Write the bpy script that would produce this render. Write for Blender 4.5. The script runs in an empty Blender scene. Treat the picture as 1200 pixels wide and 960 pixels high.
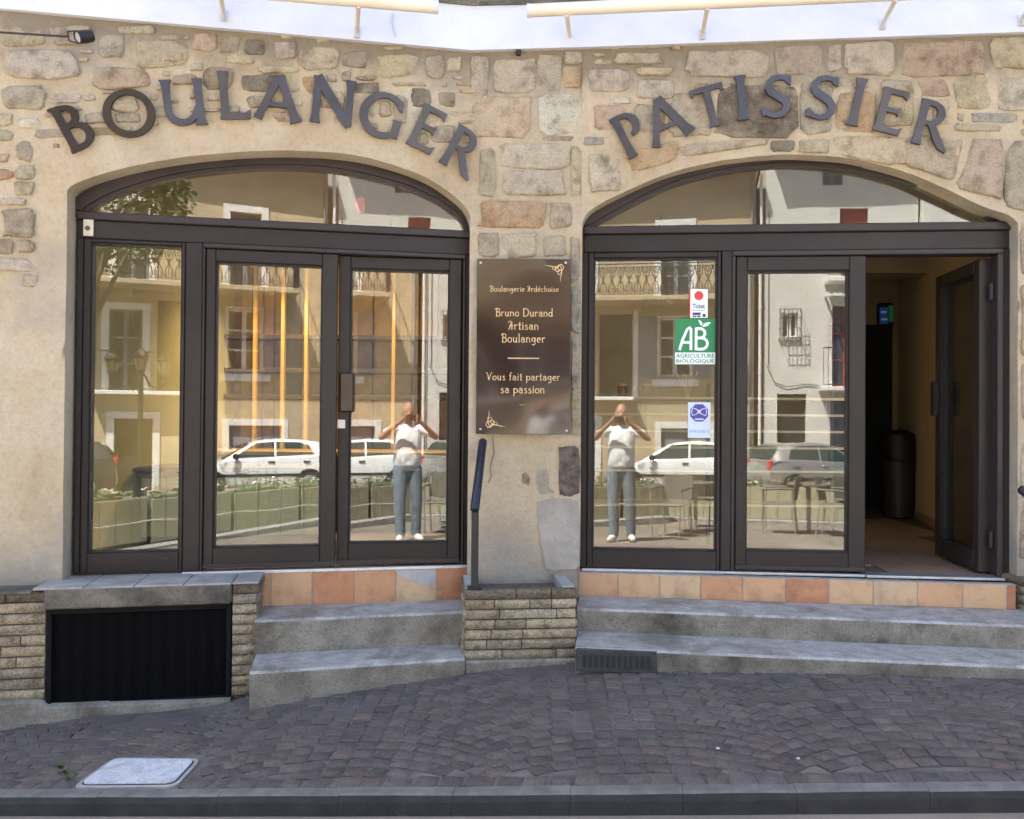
import bpy, bmesh, math, random
import numpy as np
from mathutils import Vector, Matrix, noise
from mathutils.geometry import tessellate_polygon
rnd = random.Random(7)
scn = bpy.context.scene
col = scn.collection
R_ = math.radians

# ------------------------------------------------------------------ camera
F, CX, CY, HC = 1045.0, 632.0, 480.0, 1.58          # calibrated in photo pixels (1200 x 960)
PITCH, ROLL = R_(.6), R_(.43)
fw = np.array([0, math.cos(PITCH), math.sin(PITCH)])
_r0 = np.array([1., 0, 0]); _u0 = np.cross(_r0, fw)
RT = math.cos(ROLL) * _r0 + math.sin(ROLL) * _u0
UP = -math.sin(ROLL) * _r0 + math.cos(ROLL) * _u0
CAM = np.array([0, 0, HC])
cd = bpy.data.cameras.new('camera'); cam = bpy.data.objects.new('camera', cd); col.objects.link(cam)
m = Matrix.Identity(4)
for i in range(3):
    m[i][0] = RT[i]; m[i][1] = UP[i]; m[i][2] = -fw[i]; m[i][3] = CAM[i]
cam.matrix_world = m
cd.sensor_width = 36.0; cd.lens = F / 1200 * 36; cd.shift_x = -(CX - 600) / 1200
cd.clip_start = .012; cd.clip_end = 400
scn.camera = cam

# ------------------------------------------------------------------ light
SUN_EL, SUN_AZ = R_(61), R_(41)                     # sun behind the bakery roof, to the left
w = bpy.data.worlds.new('World'); scn.world = w; w.use_nodes = True
nt = w.node_tree; nt.nodes.clear()
sky = nt.nodes.new('ShaderNodeTexSky'); sky.sky_type = 'NISHITA'; sky.sun_disc = False
sky.sun_elevation = SUN_EL; sky.sun_rotation = -SUN_AZ
sky.air_density = .9; sky.dust_density = 3.0; sky.ozone_density = 1.0
bg = nt.nodes.new('ShaderNodeBackground'); bg.inputs['Strength'].default_value = .088
out = nt.nodes.new('ShaderNodeOutputWorld')
nt.links.new(sky.outputs[0], bg.inputs[0]); nt.links.new(bg.outputs[0], out.inputs[0])
sl = bpy.data.lights.new('sun', 'SUN'); sl.energy = 5.0; sl.angle = R_(.53); sl.color = (1.0, .95, .88)
so = bpy.data.objects.new('sun', sl); col.objects.link(so)
sdir = Vector((math.sin(SUN_AZ) * math.cos(SUN_EL), -math.cos(SUN_AZ) * math.cos(SUN_EL), -math.sin(SUN_EL)))
so.rotation_euler = sdir.to_track_quat('-Z', 'Y').to_euler(); so.location = (-8, 12, 20)
scn.view_settings.view_transform = 'Standard'; scn.view_settings.look = 'None'
scn.view_settings.exposure = 2.8; scn.view_settings.gamma = 1.0
scn.view_settings.use_curve_mapping = False
scn.render.engine = 'CYCLES'
scn.cycles.use_denoising = True
scn.cycles.max_bounces = 10; scn.cycles.diffuse_bounces = 4; scn.cycles.glossy_bounces = 6
scn.cycles.transparent_max_bounces = 16; scn.cycles.transmission_bounces = 6
scn.cycles.sample_clamp_indirect = 6

# ------------------------------------------------------------------ photo pixel -> place
def ray(px, py):
    d = fw + RT * (px - CX) / F + UP * (CY - py) / F
    return d / np.linalg.norm(d)
class Frame:
    """an upright plane: s runs to the right along it, o comes out of it towards the street, z up"""
    def __init__(self, ang, D=None, origin=None):
        self.n = np.array([math.sin(ang), -math.cos(ang), 0.]); self.t = np.array([math.cos(ang), math.sin(ang), 0.])
        if origin is None: origin = CAM - self.n * D
        self.o = np.array([origin[0], origin[1], 0.]); self.ang = ang
    def w(self, s, o, z): 
        p = self.o + self.t * s + self.n * o
        return Vector((p[0], p[1], z))
    def hit(self, px, py, off=0.):
        d = ray(px, py); q = self.o + self.n * off
        t = ((q - CAM) @ self.n) / (d @ self.n); p = CAM + d * t
        return float((p - self.o) @ self.t), float(p[2])
    def s(self, px, py=480, off=0.): return self.hit(px, py, off)[0]
    def z(self, px, py, off=0.): return self.hit(px, py, off)[1]
FL = Frame(R_(11.7), 5.62)                                     # left shopfront glass
_q = FL.w(*((lambda h: (h[0], 0, h[1]))(FL.hit(618, 490))))
_aR = R_(-5.14); _nR = np.array([math.sin(_aR), -math.cos(_aR), 0])
FR = Frame(_aR, float(-((np.array(_q) - CAM) @ _nR)))          # right shopfront glass
LW, RW = .19, .16                                              # wall faces stand proud of the glass
_a = FL.w(FL.s(549, 480, LW), LW, 0); _b = FR.w(FR.s(681, 480, RW), RW, 0)
FP = Frame(math.atan2(_b.y - _a.y, _b.x - _a.x), origin=(_a.x, _a.y))   # the pier between them
PW = (_b - _a).length

# ------------------------------------------------------------------ meshes
class MB:
    def __init__(s): s.v = []; s.f = []
    def add(s, vs, fs):
        b = len(s.v); s.v += [tuple(v) for v in vs]; s.f += [tuple(i + b for i in f) for f in fs]; return s
    def hexa(s, p):       # 8 corners: bottom 4 ccw, top 4 ccw
        return s.add(p, [(3, 2, 1, 0), (4, 5, 6, 7), (0, 1, 5, 4), (1, 2, 6, 5), (2, 3, 7, 6), (3, 0, 4, 7)])
    def box(s, x0, x1, y0, y1, z0, z1):
        return s.hexa([(x0, y0, z0), (x1, y0, z0), (x1, y1, z0), (x0, y1, z0), (x0, y0, z1), (x1, y0, z1), (x1, y1, z1), (x0, y1, z1)])
    def cbox(s, x0, x1, y0, y1, z0, z1, c=.004, fn=None):
        """box with chamfered edges"""
        c = min(c, (x1 - x0) * .45, (y1 - y0) * .45, (z1 - z0) * .45)
        X = (x0, x1); Y = (y0, y1); Z = (z0, z1); vs = []; idx = {}
        for i in (0, 1):
            for j in (0, 1):
                for k in (0, 1):
                    sx = c if i == 0 else -c; sy = c if j == 0 else -c; sz = c if k == 0 else -c
                    for a in range(3):
                        p = [X[i] + sx, Y[j] + sy, Z[k] + sz]; p[a] = (X, Y, Z)[a][(i, j, k)[a]]
                        idx[i, j, k, a] = len(vs); vs.append(tuple(p))
        fs = []
        for a in range(3):
            b, c2 = (a + 1) % 3, (a + 2) % 3
            for e in (0, 1):
                q = []
                for u, v in ((0, 0), (1, 0), (1, 1), (0, 1)):
                    k = [0, 0, 0]; k[a] = e; k[b] = u; k[c2] = v; q.append(idx[k[0], k[1], k[2], a])
                fs.append(tuple(q if e else q[::-1]))
            # edges along axis a
            for u in (0, 1):
                for v in (0, 1):
                    k0 = [0, 0, 0]; k0[b] = u; k0[c2] = v; k1 = list(k0); k1[a] = 1
                    q = (idx[k0[0], k0[1], k0[2], b], idx[k1[0], k1[1], k1[2], b], idx[k1[0], k1[1], k1[2], c2], idx[k0[0], k0[1], k0[2], c2])
                    fs.append(q if (u ^ v) == 0 else q[::-1])
        for i in (0, 1):
            for j in (0, 1):
                for k in (0, 1):
                    q = (idx[i, j, k, 0], idx[i, j, k, 1], idx[i, j, k, 2]); fs.append(q if (i + j + k) % 2 else q[::-1])
        if fn: vs = [fn(*v) for v in vs]
        return s.add(vs, fs)
    def fbox(s, F_, s0, s1, o0, o1, z0, z1, c=.004):
        return s.cbox(s0, s1, o0, o1, z0, z1, c, lambda a, b, z: F_.w(a, b, z))
    def prism(s, pts, d0, d1, fn):
        """closed outline pts (a,b) pushed from depth d0 to d1; fn(a,b,d) -> place"""
        n = len(pts); vs = [fn(a, b, d0) for a, b in pts] + [fn(a, b, d1) for a, b in pts]
        fs = [(i, (i + 1) % n, n + (i + 1) % n, n + i) for i in range(n)]
        tri = tessellate_polygon([[Vector((a, b, 0)) for a, b in pts]])
        fs += [tuple(t) for t in tri] + [tuple(n + i for i in t[::-1]) for t in tri]
        return s.add(vs, fs)
    def tube(s, pts, r, n=8, cap=True):
        pts = [Vector(p) for p in pts]; rr = r if isinstance(r, (list, tuple)) else [r] * len(pts)
        b = len(s.v); up = None
        for i, p in enumerate(pts):
            d = (pts[min(i + 1, len(pts) - 1)] - pts[max(i - 1, 0)]).normalized()
            if up is None: up = Vector((0, 0, 1)) if abs(d.z) < .9 else Vector((1, 0, 0))
            x = d.cross(up).normalized(); y = x.cross(d).normalized(); up = y
            for k in range(n):
                a = 2 * math.pi * k / n; s.v.append(tuple(p + (x * math.cos(a) + y * math.sin(a)) * rr[i]))
        for i in range(len(pts) - 1):
            for k in range(n):
                s.f.append((b + i * n + k, b + i * n + (k + 1) % n, b + (i + 1) * n + (k + 1) % n, b + (i + 1) * n + k))
        if cap:
            s.f.append(tuple(b + k for k in range(n))[::-1]); e = b + (len(pts) - 1) * n; s.f.append(tuple(e + k for k in range(n)))
        return s
    def lathe(s, prof, c, n=20, axis=(0, 0, 1)):
        """prof: (radius, height)"""
        q = Vector((0, 0, 1)).rotation_difference(Vector(axis)); c = Vector(c); b = len(s.v)
        for r, h in prof:
            for k in range(n):
                a = 2 * math.pi * k / n; s.v.append(tuple(c + q @ Vector((r * math.cos(a), r * math.sin(a), h))))
        for i in range(len(prof) - 1):
            for k in range(n):
                s.f.append((b + i * n + k, b + i * n + (k + 1) % n, b + (i + 1) * n + (k + 1) % n, b + (i + 1) * n + k))
        s.f.append(tuple(b + k for k in range(n))[::-1]); e = b + (len(prof) - 1) * n; s.f.append(tuple(e + k for k in range(n)))
        return s
    def mesh(s, name, mat=None, smooth=False):
        me = bpy.data.meshes.new(name); me.from_pydata(s.v, [], s.f); me.update()
        bm = bmesh.new(); bm.from_mesh(me); bmesh.ops.recalc_face_normals(bm, faces=bm.faces); bm.to_mesh(me); bm.free()
        if smooth:
            for p in me.polygons: p.use_smooth = True
            if smooth is not True:
                try: me.set_sharp_from_angle(angle=R_(smooth))
                except Exception: pass
        if mat: me.materials.append(mat)
        return me
    def obj(s, name, mat, parent=None, smooth=False): return link(name, s.mesh(name, mat, smooth), parent)
def link(name, me, parent=None):
    o = bpy.data.objects.new(name, me); col.objects.link(o)
    if parent is not None:
        o.parent = parent
        o.matrix_parent_inverse = parent.matrix_basis.inverted() if parent.parent is None else Matrix.Identity(4)
    return o
def thing(name, label, cat, loc=(0, 0, 0), group=None):
    o = bpy.data.objects.new(name, None); col.objects.link(o); o.empty_display_size = .1; o.location = loc
    return tag(o, label, cat, group)
def tag(o, label=None, cat=None, group=None, kind=None):
    for k, v in (('label', label), ('category', cat), ('group', group), ('kind', kind)):
        if v: o[k] = v
    return o
def copy_tree(o, parent=None):
    c = o.copy(); col.objects.link(c); c.parent = parent
    for ch in o.children: copy_tree(ch, c)
    return c

# ------------------------------------------------------------------ materials
def principled(name):
    mt = bpy.data.materials.new(name); mt.use_nodes = True
    return mt, mt.node_tree, mt.node_tree.nodes['Principled BSDF']
def ramp(nt, pts):
    n = nt.nodes.new('ShaderNodeValToRGB'); e = n.color_ramp.elements
    while len(e) < len(pts): e.new(.5)
    for i, (p, c) in enumerate(pts): e[i].position = p; e[i].color = (*c, 1) if len(c) == 3 else c
    return n
def nz(nt, vec, scale, detail=6, rough=.6, dist=0.):
    n = nt.nodes.new('ShaderNodeTexNoise'); n.inputs['Scale'].default_value = scale; n.inputs['Detail'].default_value = detail
    n.inputs['Roughness'].default_value = rough; n.inputs['Distortion'].default_value = dist
    if vec: nt.links.new(vec, n.inputs['Vector'])
    return n
def mixc(nt, a, b, fac, mode='MIX'):
    n = nt.nodes.new('ShaderNodeMix'); n.data_type = 'RGBA'; n.blend_type = mode
    for sock, v in ((n.inputs['Factor'], fac), (n.inputs['A'], a), (n.inputs['B'], b)):
        if hasattr(v, 'is_linked'): nt.links.new(v, sock)
        elif isinstance(v, (tuple, list)): sock.default_value = (*v, 1)
        else: sock.default_value = v
    return n.outputs['Result']
def pmat(name, c1, c2=None, scale=6., rough=.6, bump=0., bscale=40., metal=0., c3=None, s3=1.5, a3=.5, spec=.5, objcol=False, attr=None, coat=0., rvar=0., grain=0.):
    """procedural surface: two or three tones by noise at two sizes, fine relief, optional per-object colour"""
    mt, nt, P = principled(name); L = nt.links.new
    tc = nt.nodes.new('ShaderNodeTexCoord'); geo = nt.nodes.new('ShaderNodeNewGeometry'); vec = geo.outputs['Position']
    n1 = nz(nt, vec, scale)
    if objcol or attr:
        if objcol: oi = nt.nodes.new('ShaderNodeObjectInfo'); base = oi.outputs['Color']
        else: at = nt.nodes.new('ShaderNodeAttribute'); at.attribute_name = attr; base = at.outputs['Color']
        r = ramp(nt, [(.28, c1), (.5, (1, 1, 1)), (.74, c2)]); L(n1.outputs[0], r.inputs[0])
        colr = mixc(nt, base, r.outputs[0], 1.0, 'MULTIPLY')
    elif c2:
        r = ramp(nt, [(.32, c1), (.68, c2)]); L(n1.outputs[0], r.inputs[0]); colr = r.outputs[0]
    else: colr = None
    if c3 and colr is not None:
        n3 = nz(nt, vec, s3, 7, .65, .4); r3 = ramp(nt, [(.5, (0, 0, 0)), (.66, (a3, a3, a3))]); L(n3.outputs[0], r3.inputs[0])
        colr = mixc(nt, colr, c3, r3.outputs[0])
    if grain and colr is not None:
        ng = nz(nt, vec, 95, 4, .7); rg_ = ramp(nt, [(.36, (1 - grain,) * 3), (.5, (1, 1, 1)), (.68, (1 + grain * .45,) * 3)]); L(ng.outputs[0], rg_.inputs[0]); colr = mixc(nt, colr, rg_.outputs[0], 1., 'MULTIPLY')
    if colr is not None: L(colr, P.inputs['Base Color'])
    else: P.inputs['Base Color'].default_value = (*c1, 1)
    P.inputs['Roughness'].default_value = rough; P.inputs['Metallic'].default_value = metal
    P.inputs['Specular IOR Level'].default_value = spec; P.inputs['Coat Weight'].default_value = coat
    if rvar:
        rr = ramp(nt, [(.3, (rough - rvar,) * 3), (.7, (rough + rvar,) * 3)]); L(n1.outputs[0], rr.inputs[0]); L(rr.outputs[0], P.inputs['Roughness'])
    if bump:
        nb = nz(nt, vec, bscale, 8, .65); bp = nt.nodes.new('ShaderNodeBump'); bp.inputs['Strength'].default_value = bump
        bp.inputs['Distance'].default_value = .022 if objcol else .012; L(nb.outputs[0], bp.inputs['Height']); L(bp.outputs[0], P.inputs['Normal'])
    return mt
def glass_mat(name, ior=2.0, tint=(.93, .96, .93), wav=0.):
    mt = bpy.data.materials.new(name); mt.use_nodes = True; nt = mt.node_tree; nt.nodes.clear(); L = nt.links.new
    o = nt.nodes.new('ShaderNodeOutputMaterial'); mx = nt.nodes.new('ShaderNodeMixShader')
    tr = nt.nodes.new('ShaderNodeBsdfTransparent'); tr.inputs[0].default_value = (*tint, 1)
    gl = nt.nodes.new('ShaderNodeBsdfGlossy'); gl.inputs['Roughness'].default_value = 0.0; gl.inputs[0].default_value = (1, 1, 1, 1)
    fr = nt.nodes.new('ShaderNodeFresnel'); fr.inputs[0].default_value = ior
    if wav:
        geo = nt.nodes.new('ShaderNodeNewGeometry'); nb = nz(nt, geo.outputs['Position'], 1.6, 1, .4)
        bp = nt.nodes.new('ShaderNodeBump'); bp.inputs['Strength'].default_value = 1; bp.inputs['Distance'].default_value = wav
        L(nb.outputs[0], bp.inputs['Height']); L(bp.outputs[0], gl.inputs['Normal'])
    g2 = nt.nodes.new('ShaderNodeNewGeometry'); nd = nz(nt, g2.outputs['Position'], 3.5, 5, .65, .8); rd = ramp(nt, [(.35, (.004,) * 3), (.75, (.022,) * 3)]); L(nd.outputs[0], rd.inputs[0])
    df = nt.nodes.new('ShaderNodeBsdfDiffuse'); df.inputs[0].default_value = (.6, .58, .54, 1); m2 = nt.nodes.new('ShaderNodeMixShader'); L(rd.outputs[0], m2.inputs[0]); L(mx.outputs[0], m2.inputs[1]); L(df.outputs[0], m2.inputs[2])
    L(fr.outputs[0], mx.inputs[0]); L(tr.outputs[0], mx.inputs[1]); L(gl.outputs[0], mx.inputs[2]); L(m2.outputs[0], o.inputs[0])
    return mt
def emis(name, c, s):
    mt, nt, P = principled(name); P.inputs['Base Color'].default_value = (*c, 1)
    P.inputs['Emission Color'].default_value = (*c, 1); P.inputs['Emission Strength'].default_value = s
    return mt
M = {}
M['stone'] = pmat('wall_stone', (.5, .46, .42), (1.22, 1.2, 1.15), 11, .92, 1.0, 64, c3=(.5, .425, .305), s3=4.5, a3=.75, spec=.15, objcol=True, grain=.22)
M['clad'] = pmat('split_stone', (.5, .46, .42), (1.2, 1.18, 1.1), 18, .9, 1.0, 40, c3=(.09, .08, .065), s3=4.5, a3=.55, spec=.2, objcol=True, grain=.5)
M['tile'] = pmat('terracotta_tile', (.72, .68, .62), (1.12, 1.1, 1.05), 9, .45, .15, 60, c3=(.62, .36, .2), s3=7, a3=.35, objcol=True)
SETT = dict(scale=14, rough=.72, bump=.7, bscale=60, c3=(.15, .138, .128), s3=2.5, a3=.5, spec=.3, grain=.3)
M['sett'] = pmat('porphyry_sett', (.72, .7, .7), (1.2, 1.17, 1.15), objcol=True, **SETT)
M['sett_far'] = pmat('porphyry_setts', (.72, .7, .7), (1.2, 1.17, 1.15), attr='Col', **SETT)
M['joint'] = pmat('paving_joint', (.075, .068, .062), (.17, .158, .145), 5, .9, .6, 60)
M['kerb'] = pmat('kerb_stone', (.1, .097, .092), (.18, .175, .165), 12, .75, .5, 60, c3=(.085, .08, .075), s3=3, a3=.6)
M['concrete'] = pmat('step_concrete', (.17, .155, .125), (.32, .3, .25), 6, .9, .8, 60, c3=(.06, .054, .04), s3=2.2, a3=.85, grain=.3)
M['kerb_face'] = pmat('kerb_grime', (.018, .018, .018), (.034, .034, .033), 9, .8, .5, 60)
M['cover2'] = pmat('cover_emblem', (.36, .39, .43), (.46, .49, .53), 30, .6)
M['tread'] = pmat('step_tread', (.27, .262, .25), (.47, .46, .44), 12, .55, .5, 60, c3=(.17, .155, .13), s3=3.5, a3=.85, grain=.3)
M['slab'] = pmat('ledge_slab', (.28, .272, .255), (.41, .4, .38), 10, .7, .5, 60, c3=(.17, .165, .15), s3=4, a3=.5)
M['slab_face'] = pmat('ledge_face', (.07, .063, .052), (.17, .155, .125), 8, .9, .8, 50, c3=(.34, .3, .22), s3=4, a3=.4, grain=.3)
M['black'] = pmat('black_metal', (.012, .012, .013), (.02, .02, .022), 8, .5, .15, 80)
M['frame'] = pmat('bronze_frame', (.02, .0155, .015), (.029, .023, .0215), 2.2, .42, .06, 200, spec=.32, rvar=.12, c3=(.045, .038, .034), s3=1.4, a3=.35)
M['frame2'] = pmat('bronze_bar', (.032, .0245, .025), (.044, .0345, .035), 2.2, .4, .06, 200, spec=.35, rvar=.12)
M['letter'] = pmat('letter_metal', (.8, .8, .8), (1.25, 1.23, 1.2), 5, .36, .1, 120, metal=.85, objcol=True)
M['alu'] = pmat('aluminium', (.55, .56, .58), (.7, .71, .73), 12, .35, .1, 90, metal=.8)
M['white'] = pmat('white_paint', (.6, .635, .7), (.68, .71, .77), 3, .6, .25, 60)
M['cream'] = pmat('cream_paint', (.7, .64, .54), (.78, .72, .62), 5, .45)
M['glass'] = glass_mat('window_glass', 1.76)
M['glass_w'] = glass_mat('arched_glass', 1.76, wav=.0012)
M['cover'] = pmat('cover_paint', (.46, .5, .55), (.6, .63, .67), 22, .55, .5, 90, c3=(.24, .235, .23), s3=6, a3=.6, grain=.3)
# ------------------------------------------------------------------ ground
def lerp(a, b, t): return a + (b - a) * t
def G(x, y):
    """pavement height: rises to the right, falls gently to the kerb"""
    xc = max(-3.2, min(2.8, x))
    z = .185 + .065 * xc - .011 * xc * xc
    z += (x - xc) * (.135 if xc < 0 else .01) * .5
    return z - .03 * (4.7 - y) - .062 * math.exp(-((x + 1.85) / .42) ** 2) * min(1, max(0, (y - 4.5) / .35))
def kerb_y(x):
    """front edge of the kerb, a gentle curve"""
    c = max(-3., min(2.4, x)); return 3.413 - .1116 * c + .0266 * c * c + (x - c) * (-.1116 + .0532 * c)
def kerb_dir(x): return Vector((1, (kerb_y(x + .05) - kerb_y(x - .05)) / .1, 0)).normalized()
def road_z(x, y):
    k = kerb_y(x)
    if y < 0: return -.034 * -y * (1 if y > -17 else 17 / -y)
    t = min(1, y / max(k, .1))
    return (G(x, k) - .08) * t * t
xs = [-30, -20, -12] + [-8 + .5 * i for i in range(33)] + [12, 20, 30]
ys = [-30, -22] + [-18 + .75 * i for i in range(24)] + [.4 * i for i in range(10)]
mb = MB(); rows = []
for x in xs:
    cy = [y for y in ys if y < kerb_y(x) - .25] 
    rows.append(x)
ny = len(ys)
for x in xs:
    ky = kerb_y(x) + .02
    for j, y in enumerate(ys):
        yy = y if y <= 0 else y / 3.6 * ky
        mb.v.append((x, yy, road_z(x, yy)))
for i in range(len(xs) - 1):
    for j in range(ny - 1):
        mb.f.append((i * ny + j, (i + 1) * ny + j, (i + 1) * ny + j + 1, i * ny + j + 1))
M['road'] = pmat('road_asphalt', (.17, .145, .115), (.25, .21, .17), 1.2, .85, .6, 90, c3=(.29, .25, .2), s3=.6, a3=.6)
tag(mb.obj('road', M['road'], smooth=True), kind='structure')
# kerb stones
kerb = tag(bpy.data.objects.new('kerb', None), kind='structure'); col.objects.link(kerb)
def gpt(px, py):
    d = ray(px, py); z = G(0, 4)
    for _ in range(8):
        t = (z - HC) / d[2]; p = CAM + d * t; z = G(p[0], p[1])
    return p
edges_px = [(-60, 933), (113, 933), (255, 932), (397, 931), (530, 930), (668, 930), (800, 929), (934, 928), (1090, 927), (1260, 926)]
kx = [gpt(*e)[0] for e in edges_px]
kx = [kx[0] - 3, kx[0] - 2, kx[0] - 1] + kx + [kx[-1] + 1, kx[-1] + 2, kx[-1] + 3]
for a, b in zip(kx, kx[1:]):
    b -= .0015
    k = MB(); prof = [(0, -.22), (0.004, -.03), (.012, -.006), (.022, .001), (.07, .003), (.07, -.22)]; n = len(prof)
    for u in (a, (a + b) / 2, b):
        kd = kerb_dir(u); kn = Vector((-kd.y, kd.x, 0))
        for (v, z) in prof:
            p = Vector((u, kerb_y(u), 0)) + kn * v; k.v.append((p.x, p.y, G(p.x, p.y + .05) + z + rnd.uniform(-.002, .002)))
    for r in (0, 1): k.f += [(r * n + i, r * n + (i + 1) % n, (r + 1) * n + (i + 1) % n, (r + 1) * n + i) for i in range(n)]
    k.f += [tuple(range(n))[::-1], tuple(range(2 * n, 3 * n))]
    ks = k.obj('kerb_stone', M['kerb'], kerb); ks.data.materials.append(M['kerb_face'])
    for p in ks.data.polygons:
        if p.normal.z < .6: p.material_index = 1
# pavement bed
mb = MB(); px_ = [-9 + .25 * i for i in range(73)]; pv = [0, .06, .14, .25, .4, .6, .8, 1.]
for x in px_:
    y0 = kerb_y(x) + .066
    for v in pv:
        y = lerp(y0, 5.9, v); mb.v.append((x, y, G(x, y) - .006))
n = len(pv)
for i in range(len(px_) - 1):
    for j in range(n - 1): mb.f.append((i * n + j, (i + 1) * n + j, (i + 1) * n + j + 1, i * n + j + 1))
pave = tag(mb.obj('pavement', M['joint'], smooth=True), kind='structure')
# setts in segmental arcs, a straight course along the kerb
cover_q = [gpt(84, 924), (gpt(206, 923)), gpt(236, 890), gpt(133, 889)]
cv = [Vector((p[0], p[1], 0)) for p in cover_q]
def in_cover(x, y, m=.0):
    c = sum(cv, Vector()) / 4
    for i in range(4):
        a, b = cv[i], cv[(i + 1) % 4]; e = b - a; nrm = Vector((-e.y, e.x, 0)).normalized()
        if (Vector((x, y, 0)) - a).dot(nrm) < -m: return False
    return True
setts = []
W_, Rr, dy = 1.25, .95, .092
th = math.asin(W_ / 2 / Rr); nst = 14
for c in range(-5, 6):
    xc = c * W_ + .35
    for r in range(-14, 42):
        yc = 2.6 + r * dy - Rr + (.05 if c % 2 else 0)
        for i in range(nst):
            a0 = -th + 2 * th * i / nst; a1 = -th + 2 * th * (i + 1) / nst; am = (a0 + a1) / 2
            x = xc + Rr * math.sin(am); y = yc + Rr * math.cos(am)
            if y < kerb_y(x) + .2 or y > 5.35 or abs(x) > 4.6 or in_cover(x, y, .045): continue
            setts.append((x, y, -am, 2 * th * Rr / nst * .93, dy * math.cos(am) * .93))
x = -4.6
while x < 4.6:
    wd = rnd.uniform(.085, .125)
    if not in_cover(x + wd / 2, kerb_y(x + wd / 2) + .128, .05): setts.append((x + wd / 2, kerb_y(x + wd / 2) + .128, math.atan2(kerb_dir(x).y, kerb_dir(x).x), wd - .01, .1))
    x += wd
def frontline(x):
    return 4.93 + .18 * (x + 2) if x < -.4 else 5.0
setts = [s for s in setts if s[1] < min(5.25, frontline(s[0]) + .12)]
setts.sort(key=lambda s: s[1] if abs(s[0]) < 2.9 else 99)
SC = [(.105, .09, .083), (.098, .085, .08), (.093, .08, .075), (.112, .091, .082), (.09, .08, .077), (.118, .094, .083), (.086, .077, .074), (.103, .089, .083)]
variants = []
for k in range(8):
    b = MB(); rg = random.Random(k)
    j = lambda v, q=.06: v + rg.uniform(-q, q)
    o_ = [(j(-.5), j(-.5)), (j(.5), j(-.5)), (j(.5), j(.5)), (j(-.5), j(.5))]
    b.v = [(x, y, -.03) for x, y in o_] + [(x, y, -.003) for x, y in o_] + [(x * .9, y * .9, rg.uniform(.0, .0025)) for x, y in o_]
    b.f = [(i, (i + 1) % 4, 4 + (i + 1) % 4, 4 + i) for i in range(4)] + [(4 + i, 4 + (i + 1) % 4, 8 + (i + 1) % 4, 8 + i) for i in range(4)] + [(8, 9, 10, 11)]
    variants.append((b, b.mesh('sett', M['sett'], smooth=50)))
far = MB(); fcol = []
for i, (x, y, a, sx, sy) in enumerate(setts):
    z = G(x, y) + rnd.uniform(-.003, .002); c = rnd.choice(SC); f = rnd.uniform(.85, 1.18) * 1.2; c = (c[0] * f, c[1] * f, c[2] * f, 1)
    mx = Matrix.Translation((x, y, z)) @ Matrix.Rotation(a + rnd.uniform(-.045, .045), 4, 'Z') @ Matrix.Rotation(rnd.uniform(-.02, .02), 4, 'X') @ Matrix.Diagonal((sx, sy, 1, 1))
    b, me = variants[i % 8]
    if i < 300:
        o = link('sett', me, pave); o.matrix_basis = mx; o.color = c
    else:
        far.add([mx @ Vector(v) for v in b.v], b.f); fcol += [c] * len(b.f)
fo = far.obj('distant_setts', M['sett_far'], pave); fo['kind'] = 'stuff'
ca = fo.data.color_attributes.new('Col', 'FLOAT_COLOR', 'CORNER')
for p in fo.data.polygons:
    for li in p.loop_indices: ca.data[li].color = fcol[p.index]
# utility cover in the pavement
cov = thing('utility_cover', 'pale grey rectangular metal cover with rounded corners set in the brown paving', 'cover', tuple(sum((Vector(p) for p in cover_q), Vector()) / 4))
cc = sum(cv, Vector()) / 4
def rounded(q, rad, inset=0., n=5):
    o_ = []
    for i in range(4):
        p, a, b = q[i], q[i - 1], q[(i + 1) % 4]; ea = (a - p).normalized(); eb = (b - p).normalized(); p = p + (ea + eb) * inset
        for k in range(n + 1):
            t = k / n; o_.append(p + ea * rad * (1 - t) ** 2 + eb * rad * t ** 2)
    return o_
def ringz(q, dz): return [(p.x, p.y, G(p.x, p.y) + dz) for p in q]
def plate(q, d0, d1, name, mat, par):
    b = MB(); n = len(q); b.v = ringz(q, d0) + ringz(q, d1); b.f = [(i, (i + 1) % n, n + (i + 1) % n, n + i) for i in range(n)] + [tuple(range(n, 2 * n)), tuple(range(n))[::-1]]
    return b.obj(name, mat, par)
plate(rounded(cv, .05), -.02, .004, 'rim', M['slab'], cov)
plate(rounded(cv, .045, .018), -.02, .0062, 'gap', M['black'], cov)
plate(rounded(cv, .042, .024), -.02, .0105, 'lid', M['cover'], cov)
b = MB(); b.lathe([(.04, -.002), (.036, .0004)], (cc.x, cc.y, G(cc.x, cc.y) + .0107), 20); b.obj('emblem', M['cover2'], cov)
# bits of litter and weeds by the cover
for k, (px, py) in enumerate([(75, 905), (83, 912), (70, 899)]):
    p = gpt(px, py); b = MB()
    for i in range(16):
        a = rnd.uniform(0, 6.28); l = rnd.uniform(.015, .05); d = Vector((math.cos(a), math.sin(a), rnd.uniform(.2, .8))) * l; sd = Vector((-math.sin(a), math.cos(a), 0)) * .005
        q = Vector(p); b.add([q, q + d * .5 + sd, q + d, q + d * .5 - sd], [(0, 1, 2, 3)])
    tag(b.obj('weed', pmat('weed_leaf', (.04, .07, .02), (.08, .12, .04), 30, .7) if k == 0 else M_weed, None), ['small green weed in the joints left of the pale cover', 'low weed tuft touching the left corner of the pale cover', 'tiny weed sprig behind the left end of the pale cover'][k], 'weed', 'weeds by the cover')
    if k == 0: M_weed = bpy.data.materials['weed_leaf']
M['litter'] = pmat('litter_paper', (.42, .4, .36), (.5, .48, .44), 20, .8)
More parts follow.
